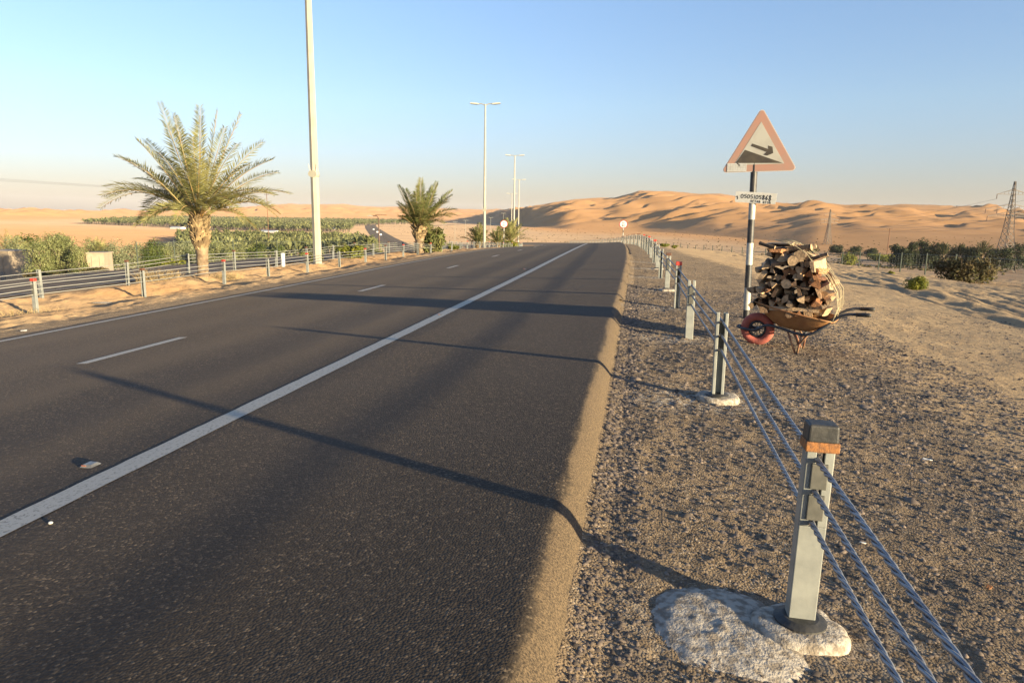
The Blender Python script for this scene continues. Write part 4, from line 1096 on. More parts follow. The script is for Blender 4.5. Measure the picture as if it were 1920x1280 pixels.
# logs lying lengthways over the top and the lit right side
for u, n, zz, L, r, da, tl in ((0.33, 0.20, 1.125, 0.42, 0.040, 1.45, 0.16), (0.36, 0.02, 1.13, 0.40, 0.045, 1.6, 0.20), (0.20, 0.16, 1.175, 0.30, 0.042, 1.3, 0.05), (0.52, 0.18, 1.01, 0.40, 0.035, 1.4, 0.36), (0.08, 0.26, 1.165, 0.20, 0.022, 1.2, -0.2), (0.42, 0.27, 0.47, 0.52, 0.035, 1.57, 0.02), (0.42, 0.33, 0.735, 0.30, 0.022, 1.5, -0.12)):
    put_log(u, n, zz, L, r, da, -tl, mi=1)
tag(put_log(0.62, 0.22, 0.80, 0.34, 0.085, 0.1, 0.15, 'thick reddish barked log at the right side of the firewood heap', 3))
# string net over the load
nb = MB()
def skin(u): return np.interp(u, [0.2, 0.40, 0.56, 0.78, 0.97, 1.10, 1.17, 1.19, 1.12], [1.30, 1.29, 1.25, 1.13, 1.0, 0.84, 0.70, 0.62, 0.36])
prof = [(0.16, 1.225), (0.28, 1.20), (0.38, 1.165), (0.50, 1.09), (0.62, 0.97), (0.74, 0.83), (0.83, 0.68), (0.86, 0.52), (0.82, 0.37)]
for k in range(6):
    n = -0.36+k*0.14
    nb.tube([(p[0]+LR.uniform(-.012, .012), -n+LR.uniform(-.02, .02), p[1]+LR.uniform(-.01, .012)) for p in prof], 0.003, 5)
for p, q in zip(prof[1:], prof[2:]):
    for u in (0.5,):
        c = (p[0]*(1-u)+q[0]*u, p[1]*(1-u)+q[1]*u)
        nb.tube([(c[0]+LR.uniform(-.01, .01), y, c[1]+LR.uniform(-.012, .012)) for y in np.linspace(-0.33, 0.36, 8)], 0.0026, 5)
net = nb.build('string_net', M_NET, None, True); net.location = wc; net.rotation_euler = (0, 0, ang)
tag(net, 'pale string net stretched over the right slope of the firewood heap', 'net')
# ------------------------------------------------------------------ palms
def frond(b, p0, p1, arch, n=46, lw=0.34, rb=None, seed=0, up=0.35, wid=0.028, back=0.34, u0=0.22):
    R = random.Random(seed); p0 = Vector(p0); p1 = Vector(p1); L = (p1-p0).length
    c = p0.lerp(p1, 0.45)+Vector((0, 0, arch*L))
    dr = Vector((0, 0, -0.20*math.hypot((p1-p0).x, (p1-p0).y))); p1 = p1-dr*0.8
    pts = [(p0*(1-u)**2+c*2*u*(1-u)+p1*u*u)+dr*u**3 for u in np.linspace(0, 1, 16)]
    if rb is not None: rb.tube(pts, [0.020*(1-0.85*i/15)+0.002 for i in range(16)], 5)
    tw = R.uniform(-0.35, 0.35)
    for i in range(n):
        u = u0+(1-u0)*i/(n-1)
        p = p0*(1-u)**2+c*2*u*(1-u)+p1*u*u+dr*u**3
        T = ((c-p0)*2*(1-u)+(p1-c)*2*u+dr*3*u*u).normalized()
        S = T.cross(Vector((0, 0, 1)));  S = S.normalized() if S.length > 1e-3 else Vector((1, 0, 0)); Nn = S.cross(T)
        S2 = S*math.cos(tw)+Nn*math.sin(tw); N2 = Nn*math.cos(tw)-S*math.sin(tw)
        ll = lw*(0.35+0.65*math.sin(math.pi*min(1, 0.12+0.62*u)**1.0))*(1.0 if u < 0.75 else 1-0.5*(u-0.75)/0.25)
        for q in (-1, 1):
            l = ll*R.uniform(0.8, 1.12); k = back+0.45*u
            d = (T*k+S2*q*R.uniform(0.75, 1.0)+N2*R.uniform(up-0.25, up+0.2)).normalized()
            tip = p+d*l+Vector((0, 0, -0.16*l*R.uniform(0.3, 1.4)))
            w = T*wid*R.uniform(0.7, 1.1); m = p.lerp(tip, 0.42)+N2*0.006
            b.add([p, m-w*0.5, tip, m+w*0.5], [(0, 1, 2), (0, 2, 3)])
def palm_trunk(b, bb, h, r0, r1, booth, R, boots=90):
    n = 16; P = []; F = []; lev = 26
    for k in range(lev+1):
        u = k/lev; r = r0+(r1-r0)*u; r *= 1+0.05*math.sin(k*2.4)
        for j in range(n):
            a = 2*math.pi*j/n; q = r*(1+0.07*mnoise.noise(Vector((math.cos(a)*2, math.sin(a)*2, u*9))))
            P.append((q*math.cos(a)+0.03*math.sin(u*3), q*math.sin(a), u*h-0.15*(k == 0)))
    for k in range(lev):
        for j in range(n): F.append((k*n+j, k*n+(j+1) % n, (k+1)*n+(j+1) % n, (k+1)*n+j))
    b.add(P, F)
    # cut leaf bases in a spiral
    for k in range(boots):
        u = k/boots; z = booth[0]+(booth[1]-booth[0])*u; a = k*2.39996
        r = np.interp(u, [0, 0.3, 0.75, 1.0], [r0*0.95, r1*1.25, r1*1.35, r1*0.9])*R.uniform(0.9, 1.1); l = R.uniform(0.16, 0.30)*(r1/0.24); w = R.uniform(0.08, 0.13)*(r1/0.24)
        rad = Vector((math.cos(a), math.sin(a), 0)); tg = Vector((-rad.y, rad.x, 0)); o = rad*r*0.72+Vector((0, 0, z))
        out = (rad*R.uniform(0.35, 0.75)+Vector((0, 0, R.uniform(0.6, 1.0)))+tg*R.uniform(-.15, .15)).normalized()
        e = o+out*l
        bb.add([o-tg*w, o+tg*w, o+tg*w*0.8+rad*0.07, o-tg*w*0.8+rad*0.07, e-tg*w*0.45, e+tg*w*0.45, e+tg*w*0.35+rad*0.04, e-tg*w*0.35+rad*0.04],
               [(0, 1, 2, 3), (7, 6, 5, 4), (0, 4, 5, 1), (1, 5, 6, 2), (2, 6, 7, 3), (3, 7, 4, 0)])
def palm(loc, h, r0, r1, booth, fronds, label, leafm, seed=1, n=46, lw=0.34, wid=0.028, boots=90, group=None, rz=-AL, name='date_palm'):
    R = random.Random(seed); root = empty(name, loc, rz)
    b = MB(); bb = MB(); palm_trunk(b, bb, h, r0, r1, booth, R, boots)
    tr = b.build('trunk', M_PTRUNK, root, True); bb.build('leaf_bases', M_BOOT, tr)
    lf = MB(); rb = MB()
    for i, (tip, arch, base) in enumerate(fronds):
        frond(lf, base, tip, arch, n, lw*R.uniform(0.85, 1.1), rb, seed*100+i, R.uniform(0.2, 0.5), wid)
    c = lf.build('crown', leafm, root); rb.build('ribs', M_RACH, c, True)
    tag(root, label, 'palm tree', group); return root
# big palm: frond tips measured in the photograph, spread in depth round the trunk
pb = gz(20.2, -13.85); k = depth(pb)/FPX
R = random.Random(5); fr_l = []
def tip3(px, py, dep, bx=368, by=508): return (k*(px-bx), dep, k*(by-py))
for px, py, dep, arch, sx in ((176, 357, -0.5, 0.20, -.12), (232, 252, 0.3, 0.03, -.10), (276, 207, 0.9, 0.03, -.08), (312, 196, -0.3, 0.0, -.05), (344, 214, 0.8, 0.0, -.03), (372, 222, -0.8, 0.02, 0), (399, 206, 0.5, -0.02, .03), (421, 209, -0.6, -0.02, .05), (456, 214, 0.4, 0.0, .08),
                              (502, 270, -0.7, 0.06, .10), (477, 258, 0.9, 0.06, .09), (527, 312, 0.5, 0.10, .12), (538, 360, -0.7, 0.16, .13), (498, 372, 0.8, 0.17, .12), (306, 398, -0.9, 0.26, -.10), (334, 390, -1.2, 0.28, -.05), (238, 342, 1.0, 0.14, -.1), (268, 290, -1.4, 0.12, -.08),
                              (330, 300, -2.0, 0.14, -.03), (400, 290, -1.9, 0.12, .04), (440, 318, -1.7, 0.15, .08), (300, 290, 1.8, 0.12, -.06), (462, 350, 1.7, 0.2, .08), (286, 352, 1.7, 0.2, -.08),
                              (300, 230, 0.1, 0.02, -.06), (440, 240, 0.0, 0.02, .07), (505, 345, -1.2, 0.18, .11), (486, 300, 0.1, 0.08, .10), (255, 318, 0.0, 0.09, -.10), (200, 372, 0.6, 0.24, -.12), (215, 340, -1.1, 0.18, -.11), (520, 352, 0.4, 0.20, .12), (470, 385, -1.3, 0.28, .10), (290, 385, 0.8, 0.26, -.1), (440, 262, -1.3, 0.08, .07), (300, 262, -1.1, 0.08, -.07), (462, 300, -1.5, 0.14, .08), (512, 290, 0.6, 0.08, .1), (186, 378, -0.9, 0.30, -.13), (205, 398, 0.3, 0.34, -.12), (532, 388, 0.2, 0.30, .13), (512, 402, -0.8, 0.34, .12), (250, 412, -0.6, 0.38, -.1), (478, 415, 0.4, 0.36, .1), (230, 300, 0.9, 0.1, -.11), (190, 352, 0.9, 0.22, -.12), (214, 356, -1.2, 0.24, -.11), (236, 366, 1.1, 0.28, -.1), (532, 348, 0.9, 0.2, .12), (516, 374, -1.2, 0.26, .11), (492, 384, 1.2, 0.3, .1), (210, 322, 0.1, 0.14, -.11), (335, 405, -1.6, 0.4, -.05), (415, 400, -1.7, 0.4, .05)):
    fr_l.append((tip3(px, py, dep), arch, (sx, dep*0.06, 1.80+0.25*(1-abs(dep)/2)+R.uniform(-.12, .12))))
palm(pb, 1.9, 0.165, 0.21, (0.85, 1.95), fr_l, 'big date palm with wide feathery crown in the median left of the lamp pole', M_FROND, 1, 62, 0.46, 0.033, 120)
def auto_fronds(R, n, L, z0, lo=-0.1, hi=1.45, arch=(0.05, 0.2), r=0.08):
    out = []
    for i in range(n):
        u = (i+0.5)/n; el = lo+(hi-lo)*u**0.8; az = i*2.39996+R.uniform(-.3, .3); l = L*R.uniform(0.82, 1.08)
        d = Vector((math.cos(az)*math.cos(el), math.sin(az)*math.cos(el), math.sin(el)))
        out.append((tuple(Vector((0, 0, z0))+d*l), R.uniform(*arch)*math.cos(el), tuple(Vector((math.cos(az)*r, math.sin(az)*r, z0-0.25*(1-u))))))
    return out
p2 = gz(43.3, -13.3); k2 = depth(p2)/FPX
k = k2; fr_l = []
for px, py, dep, arch, sx in ((742, 362, 0.2, 0.0, -.1), (750, 345, -0.8, 0.02, -.1), (768, 336, 0.6, 0, -.05), (787, 333, -0.3, 0, 0), (804, 341, 0.6, 0, .04), (822, 338, -0.5, 0, .08), (840, 360, 0.2, 0.06, .1), (845, 372, -0.7, 0.12, .1), (834, 410, -0.4, 0.26, .12), (838, 385, 0.7, 0.16, .1), (762, 400, -1.2, 0.1, -.1),
                              (776, 352, -1.4, 0.03, -.03), (800, 356, -1.5, 0.05, .03), (818, 372, -1.5, 0.08, .07), (757, 374, -1.2, 0.05, -.08), (778, 350, 1.4, 0, -.03), (810, 352, 1.4, 0, .05), (826, 350, 1.0, 0, .08), (760, 352, 1.0, 0, -.08), (790, 345, 0.6, 0, 0), (795, 375, -1.8, .1, 0), (775, 380, -1.7, .1, -.05), (812, 392, -1.6, .15, .05), (830, 395, 1.2, .2, .1), (745, 385, 0.5, .2, -.1), (752, 408, -.8, .3, -.1), (843, 398, -.2, .25, .12), (820, 420, -1.0, .35, .1), (770, 365, 1.8, .05, -.03), (806, 365, 1.7, .05, .04)):
    fr_l.append(((k2*(px-776), dep*1.3, k2*(470-py)), arch, (sx, dep*0.08, 1.55+R.uniform(-.15, .25))))
palm(p2, 1.75, 0.30, 0.33, (0.9, 1.9), fr_l, 'smaller bushy date palm in the median between the two nearest lamp poles', M_FROND2, 2, 56, 0.62, 0.055, 70)
p3 = gz(72, -14.3); R3 = random.Random(9)
palm(p3, 0.5, 0.25, 0.25, (0.1, 0.5), auto_fronds(R3, 26, 2.1, 0.55, 0.0, 1.4), 'low trunkless fan shaped palm at the foot of the second lamp pole', M_FROND2, 3, 30, 0.5, 0.07, 20)
p4 = gz(100, -13.2)
palm(p4, 0.9, 0.3, 0.3, (0.2, 0.9), auto_fronds(R3, 26, 3.4, 0.9, 0.1, 1.45), 'spiky yellowish palm at the foot of the third lamp pole', M_FROND, 4, 28, 0.8, 0.11, 20)
p5 = gz(89, -14.0)
palm(p5, 0.5, 0.25, 0.25, (0.1, 0.5), auto_fronds(R3, 20, 2.2, 0.5, 0.0, 1.3), 'low palm behind the left round speed sign', M_FROND2, 5, 26, 0.55, 0.08, 16)

# ------------------------------------------------------------------ shrubs and trees
def leaf_cloud(b, lobes, n, size, R, flat=0.0, asp=1.7):
    """small leaf faces spread through the lobes (centre, radii), denser near their surface"""
    tot = sum(l[1][0]*l[1][2] for l in lobes)
    for c, r in lobes:
        m = int(n*r[0]*r[2]/tot)
        for _ in range(m):
            d = Vector((R.gauss(0, 1), R.gauss(0, 1), R.gauss(0, 1)+0.15)).normalized(); q = R.random()**0.45
            q *= 1+0.22*mnoise.noise(Vector(c)*0.7+d*2.2)
            if mnoise.noise(Vector(c)+d*3.1*q) < -0.22: continue
            p = Vector((c[0]+d.x*r[0]*q, c[1]+d.y*r[1]*q, c[2]+d.z*r[2]*q))
            nrm = (d+Vector((R.uniform(-1, 1), R.uniform(-1, 1), R.uniform(-1, 1)))*0.9).normalized()
            a = nrm.cross(Vector((R.uniform(-1, 1), R.uniform(-1, 1), R.uniform(-1, 1)))).normalized(); t = nrm.cross(a); s = size*R.uniform(0.55, 1.3)
            b.add([p-a*s*asp*0.5, p+t*s*0.5, p+a*s*asp*0.5, p-t*s*0.5], [(0, 1, 2, 3)])
def tree(p, w, h, label, leafm, seed, n=2600, size=None, group=None, name='tree', dens=1.0, low=0.12, cat='tree'):
    R = random.Random(seed); root = empty(name, p)
    lobes = []; k = R.randint(7, 10)
    for i in range(k):
        a = R.uniform(0, 6.28); q = R.uniform(0.15, 0.62)*w*0.5; z = R.uniform(0.34, 0.80)*h
        rr = w*R.uniform(0.17, 0.30)*(1.1-0.35*z/h)
        lobes.append(((q*math.cos(a), q*math.sin(a), z), (rr, rr, rr*R.uniform(0.65, 0.95))))
    lobes.append(((0, 0, h*0.55), (w*0.34, w*0.34, h*0.36)))
    if low < 0.3: lobes += [((w*0.26*math.cos(a), w*0.26*math.sin(a), h*0.25), (w*0.26, w*0.26, h*0.24)) for a in (0.5, 2.4, 4.6)]
    b = MB(); leaf_cloud(b, lobes, n, size or w*0.035, R); b.build('crown', leafm, root)
    b = MB(); r0 = 0.03*h
    b.tube([(0, 0, -0.3), (R.uniform(-.05, .05)*h, 0, h*0.25), (R.uniform(-.08, .08)*h, R.uniform(-.05, .05)*h, h*0.6)], [r0*1.3, r0, r0*0.4], 7)
    for c, _ in lobes[:6]: b.tube([(0, 0, h*0.18), Vector((c[0]*0.5, c[1]*0.5, (h*0.22+c[2])*0.55)), c], [r0*0.7, r0*0.45, r0*0.15], 5)
    b.build('trunk', M_BARK, root)
    tag(root, label, cat, group); return root
def shrub(px, py, wpx, hpx, label, leafm, seed, n=1500, group=None, sizef=0.05, p=None, name='shrub', asp=2.2):
    R = random.Random(seed); p = p or at(px, py); d = depth(p); w = wpx*d/FPX; h = hpx*d/FPX
    root = empty(name, p); lobes = []
    for i in range(7):
        a = R.uniform(0, 6.28); q = R.uniform(0.1, 0.32)*w; zz = R.uniform(0.3, 0.62)*h
        lobes.append(((q*math.cos(a), q*math.sin(a), zz), (w*R.uniform(0.16, 0.28), w*R.uniform(0.16, 0.28), h*R.uniform(0.24, 0.38))))
    lobes.append(((0, 0, h*0.36), (w*0.42, w*0.42, h*0.40))); lobes.append(((0, 0, h*0.12), (w*0.38, w*0.38, h*0.2)))
    b = MB(); leaf_cloud(b, lobes, n, max(w, h)*sizef, R, asp=asp); b.build('foliage', leafm, root)
    b = MB()
    for i in range(9):
        a = i*0.7; b.tube([(0, 0, -0.1), (w*0.2*math.cos(a), w*0.2*math.sin(a), h*0.4), (w*0.36*math.cos(a), w*0.36*math.sin(a), h*R.uniform(0.6, 0.9))], [0.02*h+0.004, 0.012*h, 0.003*h], 4)
    b.build('stems', M_TWIG, root)
    tag(root, label, 'shrub', group); return root
G1 = 'shrubs on the sand to the right'
shrub(1716, 545, 54, 32, 'round bright yellow green shrub on the sand before the wire fence', M_YG, 1, 6000, G1, 0.028)
shrub(1803, 530, 112, 58, 'large dark olive and brown bush beside the wire fence', M_DRY, 2, 4500, G1, 0.026)
shrub(1845, 528, 40, 34, 'small yellowish bush at the right side of the large dark bush', M_YG, 12, 900, G1, 0.05)
shrub(1590, 497, 38, 26, 'yellow green shrub behind the fence right of the firewood', M_YG, 3, 1500, G1, 0.05)
shrub(1535, 505, 28, 18, 'yellow green shrub close to the right edge of the firewood', M_YG, 4, 1500, G1, 0.05)
shrub(1672, 491, 78, 16, 'broad low green shrub behind the fence left of the wooden pole', M_YG, 5, 1500, G1, 0.03)
shrub(1640, 488, 34, 14, 'small low green shrub behind the fence', M_YG, 6, 700, G1)
shrub(1671, 516, 16, 10, 'tiny green tuft on the sand left of the round shrub', M_YG, 7, 500, G1, 0.08)
shrub(1888, 500, 22, 8, 'tiny green tuft on the flat sand near the right edge', M_YG, 8, 400, G1, 0.07)
shrub(1219, 461, 16, 11, 'small yellow shrub just behind the far right barrier', M_YG, 9, 600, G1, 0.07)
shrub(1245, 463, 24, 8, 'low dry tuft right of the small yellow shrub behind the barrier', M_YG, 10, 500, G1, 0.06)
shrub(1264, 466, 14, 8, 'tiny shrub on the sand bank left of the fence', M_YG, 11, 400, G1, 0.08)
G2 = 'shrubs in the median'
shrub(800, 470, 52, 56, 'green feathery palm offshoot clump at the right of the smaller palm', M_FROND2, 21, 2400, G2, 0.05, p=gz(43.7, -12.6), asp=5)
shrub(655, 487, 58, 28, 'yellow green shrub behind the median posts right of the tall pole', M_YG, 22, 2400, G2, 0.04, p=gz(34, -14.3), asp=3)
shrub(610, 487, 34, 22, 'yellow green shrub at the foot of the tall lamp pole', M_YG, 23, 1300, G2, 0.05, p=gz(30.3, -14.6), asp=3)
shrub(862, 455, 30, 14, 'low yellow green shrub left of the trunkless palm', M_YG, 24, 900, G2, 0.06, p=gz(58, -14.2))
shrub(965, 452, 40, 16, 'low green bush under the spiky palm at the third lamp pole', M_YG, 25, 900, G2, 0.06, p=gz(92, -13.0))
shrub(992, 454, 20, 10, 'last small green tuft at the far end of the front median row', M_YG, 26, 500, G2, 0.06, p=gz(118, -12.9))
for px, s, t, w, lb in ((345, 21.5, -14.9, 30, 'dry straw grass tuft left of the big palm foot'), (392, 18.6, -13.2, 34, 'dry straw grass tuft right of the big palm foot')):
    pass
def dry_tuft(p, w, h, n, label, seed):
    R = random.Random(seed); b = MB()
    for i in range(n):
        a = R.uniform(0, 6.28); q = R.random()**0.6*w*0.5; o = Vector((q*math.cos(a), q*math.sin(a), -0.02)); d = Vector((R.uniform(-.6, .6), R.uniform(-.6, .6), R.uniform(.4, 1))).normalized()
        b.tube([o, o+d*h*R.uniform(.4, .8), o+d*h+Vector((R.uniform(-.1, .1), 0, -0.15*h))], [0.004, 0.003, 0.001], 3)
    o = b.build('dry_grass', M_STRAW); o.location = p; tag(o, label, 'dry grass', 'dry grass tufts in the median')
M_STRAW = mat('straw', (0.36, 0.26, 0.12), 0.9, island=0.4)
dry_tuft(gz(19.4, -14.9), 1.3, 0.45, 260, 'dry straw grass tuft at the left of the big palm foot', 1)
dry_tuft(gz(20.6, -13.2), 1.0, 0.30, 200, 'dry straw grass tuft at the right of the big palm foot', 2)
dry_tuft(gz(11.7, -12.0), 1.3, 0.16, 110, 'sparse dry straw beside the leftmost red capped post', 3)
# trees beyond the opposite road
GT = 'trees beyond the opposite road'
def tr(px, py, ytop, wpx, dist, label, m, seed, n=2600, size=None, name='tree'):
    p = atd(px, dist); 
    h = CAM_H-p.z+ (float((_pyh(px)-ytop))*dist/FPX); w = wpx*dist/FPX
    return tree(p, w, h, label, m, seed, n, size, GT, name)
def _pyh(px): return 392+0.015*px
tr(108, 500, 428, 100, 92, 'wide olive green tree just left of the cream hut', M_GHAF, 1, 15300, 0.115)
tr(62, 500, 440, 60, 88, 'olive green tree over the low wall at the left edge', M_GHAF, 2, 7650, 0.115)
tr(140, 500, 448, 46, 90, 'rounded olive tree touching the cream hut', M_GHAF, 3, 7140, 0.108)
tr(40, 480, 428, 70, 130, 'dark rounded tree behind the left edge trees', M_DENSE, 4, 5100, 0.187)
tr(112, 470, 427, 40, 150, 'dark crown rising behind the wide olive tree', M_DENSE, 5, 3740, 0.187)
tr(212, 495, 436, 70, 105, 'grey green tree just right of the cream hut', M_GREYG, 6, 7650, 0.122)
tr(246, 495, 441, 48, 108, 'pale grey green tree left of the dark bushy tree', M_GREYG, 7, 5100, 0.122)
tr(284, 493, 439, 62, 110, 'dense dark green bushy tree left of the big palm', M_DENSE, 8, 11900, 0.122)
tr(322, 490, 446, 52, 122, 'grey green tree between dark bush and big palm', M_GREYG, 9, 5100, 0.137)
tr(350, 488, 440, 44, 150, 'tall grey green crown behind the big palm trunk', M_GREYG, 10, 4420, 0.173)
tr(402, 488, 442, 54, 118, 'bright green bushy tree just right of the big palm trunk', M_GHAF, 11, 7650, 0.130)
tr(440, 488, 456, 48, 116, 'green bushy tree midway between big palm and wooden pole', M_GHAF, 12, 6460, 0.130)
tr(478, 486, 447, 44, 135, 'dark green tree just left of the wooden pole', M_DENSE, 13, 5780, 0.144)
tr(520, 484, 452, 40, 140, 'green tree just right of the wooden pole', M_DENSE, 14, 5440, 0.144)
tr(165, 480, 436, 52, 135, 'olive tree behind the cream hut roof', M_GHAF, 15, 3740, 0.158)
tr(85, 480, 426, 66, 125, 'broad olive crown behind the left edge building', M_GHAF, 16, 5100, 0.158)
tr(22, 480, 430, 70, 112, 'pale olive tree rising over the left edge building', M_GREYG, 17, 5780, 0.144)
tr(196, 490, 452, 40, 118, 'small olive tree right beside the cream hut wall', M_GHAF, 22, 4000, 0.13)
tr(262, 490, 446, 40, 122, 'green tree directly left of the dense dark tree', M_DENSE, 23, 4000, 0.13)
tr(306, 492, 455, 38, 112, 'low olive tree just right of the dense dark tree', M_GHAF, 24, 4000, 0.13)
tr(340, 490, 450, 36, 128, 'green tree peeping out left of the big palm trunk', M_DENSE, 25, 3600, 0.14)
tr(420, 490, 452, 46, 126, 'olive tree right of the bright bushy tree', M_GHAF, 26, 4200, 0.13)
tr(375, 488, 447, 50, 140, 'grey green tree directly behind the big palm trunk', M_GREYG, 18, 5100, 0.158)
tr(228, 480, 455, 40, 140, 'grey green crown behind the pale tree', M_GREYG, 19, 3740, 0.173)
tr(300, 480, 447, 46, 145, 'olive crown behind the dense dark tree', M_GHAF, 20, 4080, 0.173)
tr(460, 488, 450, 50, 150, 'olive tree behind the green bushy tree', M_GHAF, 21, 4420, 0.173)
for i, (px, dist, top) in enumerate(((14, 128, 436), (28, 118, 447), (182, 112, 452), (176, 140, 446))):
    p = atd(px, dist); h = CAM_H-p.z+(_pyh(px)-top)*dist/FPX; Rr = random.Random(40+i)
    palm(p, h*0.5, 0.25, 0.25, (h*0.3, h*0.5), auto_fronds(Rr, 24, h*0.55, h*0.5, -0.1, 1.4), ['yellowish date palm at the far left edge', 'date palm in front of the far left edge palm', 'date palm between the cream hut and the grey green tree', 'date palm crown behind the cream hut'][i], M_FROND, 40+i, 22, 0.75, 0.14, 10, GT)
# scrub along the far verge
GS = 'low scrub along the opposite road'
for i, (px, s, t, w, m, lb) in enumerate(((30, 24, -28.5, 75, M_YG, 'green scrub at the left edge beside the opposite road'), (100, 29, -28.0, 80, M_DRY, 'brown scrub left of the cream hut beside the opposite road'), (140, 33, -28.5, 60, M_DRY, 'brown scrub below the cream hut'), (240, 40, -28.5, 60, M_YG, 'yellow green scrub right of the cream hut'), (300, 47, -29, 44, M_GREYG, 'grey scrub below the dark bushy tree'), (440, 62, -29, 50, M_YG, 'low green scrub left of the wooden pole'), (560, 84, -29, 50, M_YG, 'low yellow scrub left of the tall lamp pole'))):
    shrub(px, 500, w, 15, lb, m, 60+i, 1500, GS, 0.03, p=gz(s, t), asp=2.5)
# buildings
def hut(px, dist, wpx, ytop, label, dep=2.5, door=False, rot=0.0, flat=0.25):
    p = atd(px, dist); h = CAM_H-p.z+(_pyh(px)-ytop)*dist/FPX; w = wpx*dist/FPX
    r = empty('hut', p, rot-AL); b = MB(); b.box((0, 0, h/2-0.3), (w, dep, h+0.6)); b.build('wall', M_WALL, r)
    b = MB(); b.box((0, 0, h+0.08), (w+flat, dep+flat, 0.16)); b.build('roof', M_WALL, r)
    if door:
        b = MB(); b.box((-w*0.5-0.02, -dep*0.05, 1.0), (0.04, dep*0.5, 2.0)); d = b.build('door', M_DOOR, r)
        b = MB(); b.box((-w*0.5-0.06, dep*0.12, 1.0), (0.05, 0.08, 0.12)); b.build('handle', M_WIRE, d)
    else:
        b = MB(); b.box((w*0.2, -dep/2-0.02, 1.0), (0.9, 0.04, 2.0)); b.build('door', M_DOOR, r)
    for q in (-0.2, 0.25):
        b = MB(); b.box((w*q, -dep/2-0.04, h*0.45), (0.07, 0.07, h*0.9)); b.build('pipe', M_WALL, r)
    tag(r, label, 'hut'); return r
hut(180, 92, 30, 474, 'small cream flat roofed hut with a grey door among the trees', 3.0, True, 0.55)
hut(8, 101, 62, 470, 'long cream walled building cut by the left picture edge', 4.0, False, 0.1)
# farm sheds
for i, (px, dist, w, lb) in enumerate(((505, 560, 34, 'long low white farm shed beyond the wooden pole'), (622, 720, 22, 'white farm shed left of the valley road'), (332, 640, 26, 'white farm shed behind the big palm'), (470, 900, 20, 'small far white farm shed'))):
    p = atd(px, dist); r = empty('farm_shed', p, -AL); W_ = w*dist/FPX; b = MB(); b.box((0, 0, 0.6), (W_, 6, 1.4)); b.build('wall', M_WHITE, r)
    b = MB(); b.add([(-W_/2-.3, -3.4, 1.32), (W_/2+.3, -3.4, 1.32), (W_/2+.3, 3.4, 1.32), (-W_/2-.3, 3.4, 1.32), (-W_/2-.3, 0, 1.9), (W_/2+.3, 0, 1.9)], [(3, 2, 1, 0), (0, 1, 5, 4), (2, 3, 4, 5), (1, 2, 5), (3, 0, 4)]); b.build('roof', M_WHITE, r)
    tag(r, lb, 'shed', 'white sheds of the far farms')
# date farms in the valley: one mass of many palms
def farm(name, n, pxr, dr, label, seed, keep, hh=(3.0, 5.5), nf=13, fw=0.34, blob=False):
    R = random.Random(seed); b = MB(); c = 0; pts = []
    for _ in range(n*6):
        if c >= n: break
        px = R.uniform(*pxr); dist = math.exp(R.uniform(math.log(dr[0]), math.log(dr[1])))
        if not keep(px, dist): continue
        d = ray(px, 408); kk = dist/float(np.dot(d, _F)); pts.append((d[0]*kk, d[1]*kk)); c += 1
    A = np.array(pts); Zs = H(A[:, 0], A[:, 1])
    for (x, y), z in zip(pts, Zs):
        h = R.uniform(*hh)
        b.cur = 1; b.tube([(x, y, z-0.2), (x, y, z+h*0.55)], 0.22, 4, False); b.cur = 0
        for i in range(nf):
            az = i*2.4+R.uniform(-.4, .4); el = R.uniform(-0.35, 1.35); l = h*0.5*R.uniform(0.8, 1.15)
            dv = Vector((math.cos(az)*math.cos(el), math.sin(az)*math.cos(el), math.sin(el))); o = Vector((x, y, z+h*0.55)); sd_ = Vector((-dv.y, dv.x, 0)); sd_ = sd_.normalized() if sd_.length > 1e-3 else Vector((1, 0, 0))
            m = o+dv*l*0.55+Vector((0, 0, 0.10*l)); e = o+dv*l+Vector((0, 0, -0.22*l*math.cos(el))); w = l*fw*0.5
            b.add([o, m-sd_*w, e, m+sd_*w, m+Vector((0, 0, w*0.5))], [(0, 1, 4), (1, 2, 4), (2, 3, 4), (3, 0, 4)])
    o = b.build(name, [M_FARM, M_BARK]); tag(o, label, 'palm farm', kind='stuff'); return o
edge = lambda px, dist: px < np.interp(dist, [150, 200, 260, 340, 430, 560, 900], [690, 705, 700, 690, 670, 668, 660])
farm('palm_farm', 3000, (330, 705), (165, 430), 'dense farm of date palms filling the valley below the lamp pole', 1, lambda px, d: edge(px, d) and not (d > 400 and R.random() < .6), (3.8, 6.4))
farm('palm_farm', 5000, (145, 775), (600, 1900), 'far palm farms stretching below the pink dunes on the left', 2, lambda px, d: (px > np.interp(d, [600, 800, 1100, 1900], [420, 150, 210, 330])) and (px < np.interp(d, [600, 900, 1200, 1900], [655, 665, 775, 775])) and not (880 < d < 960 and px < 560), (4, 7.5), 9, 0.5)
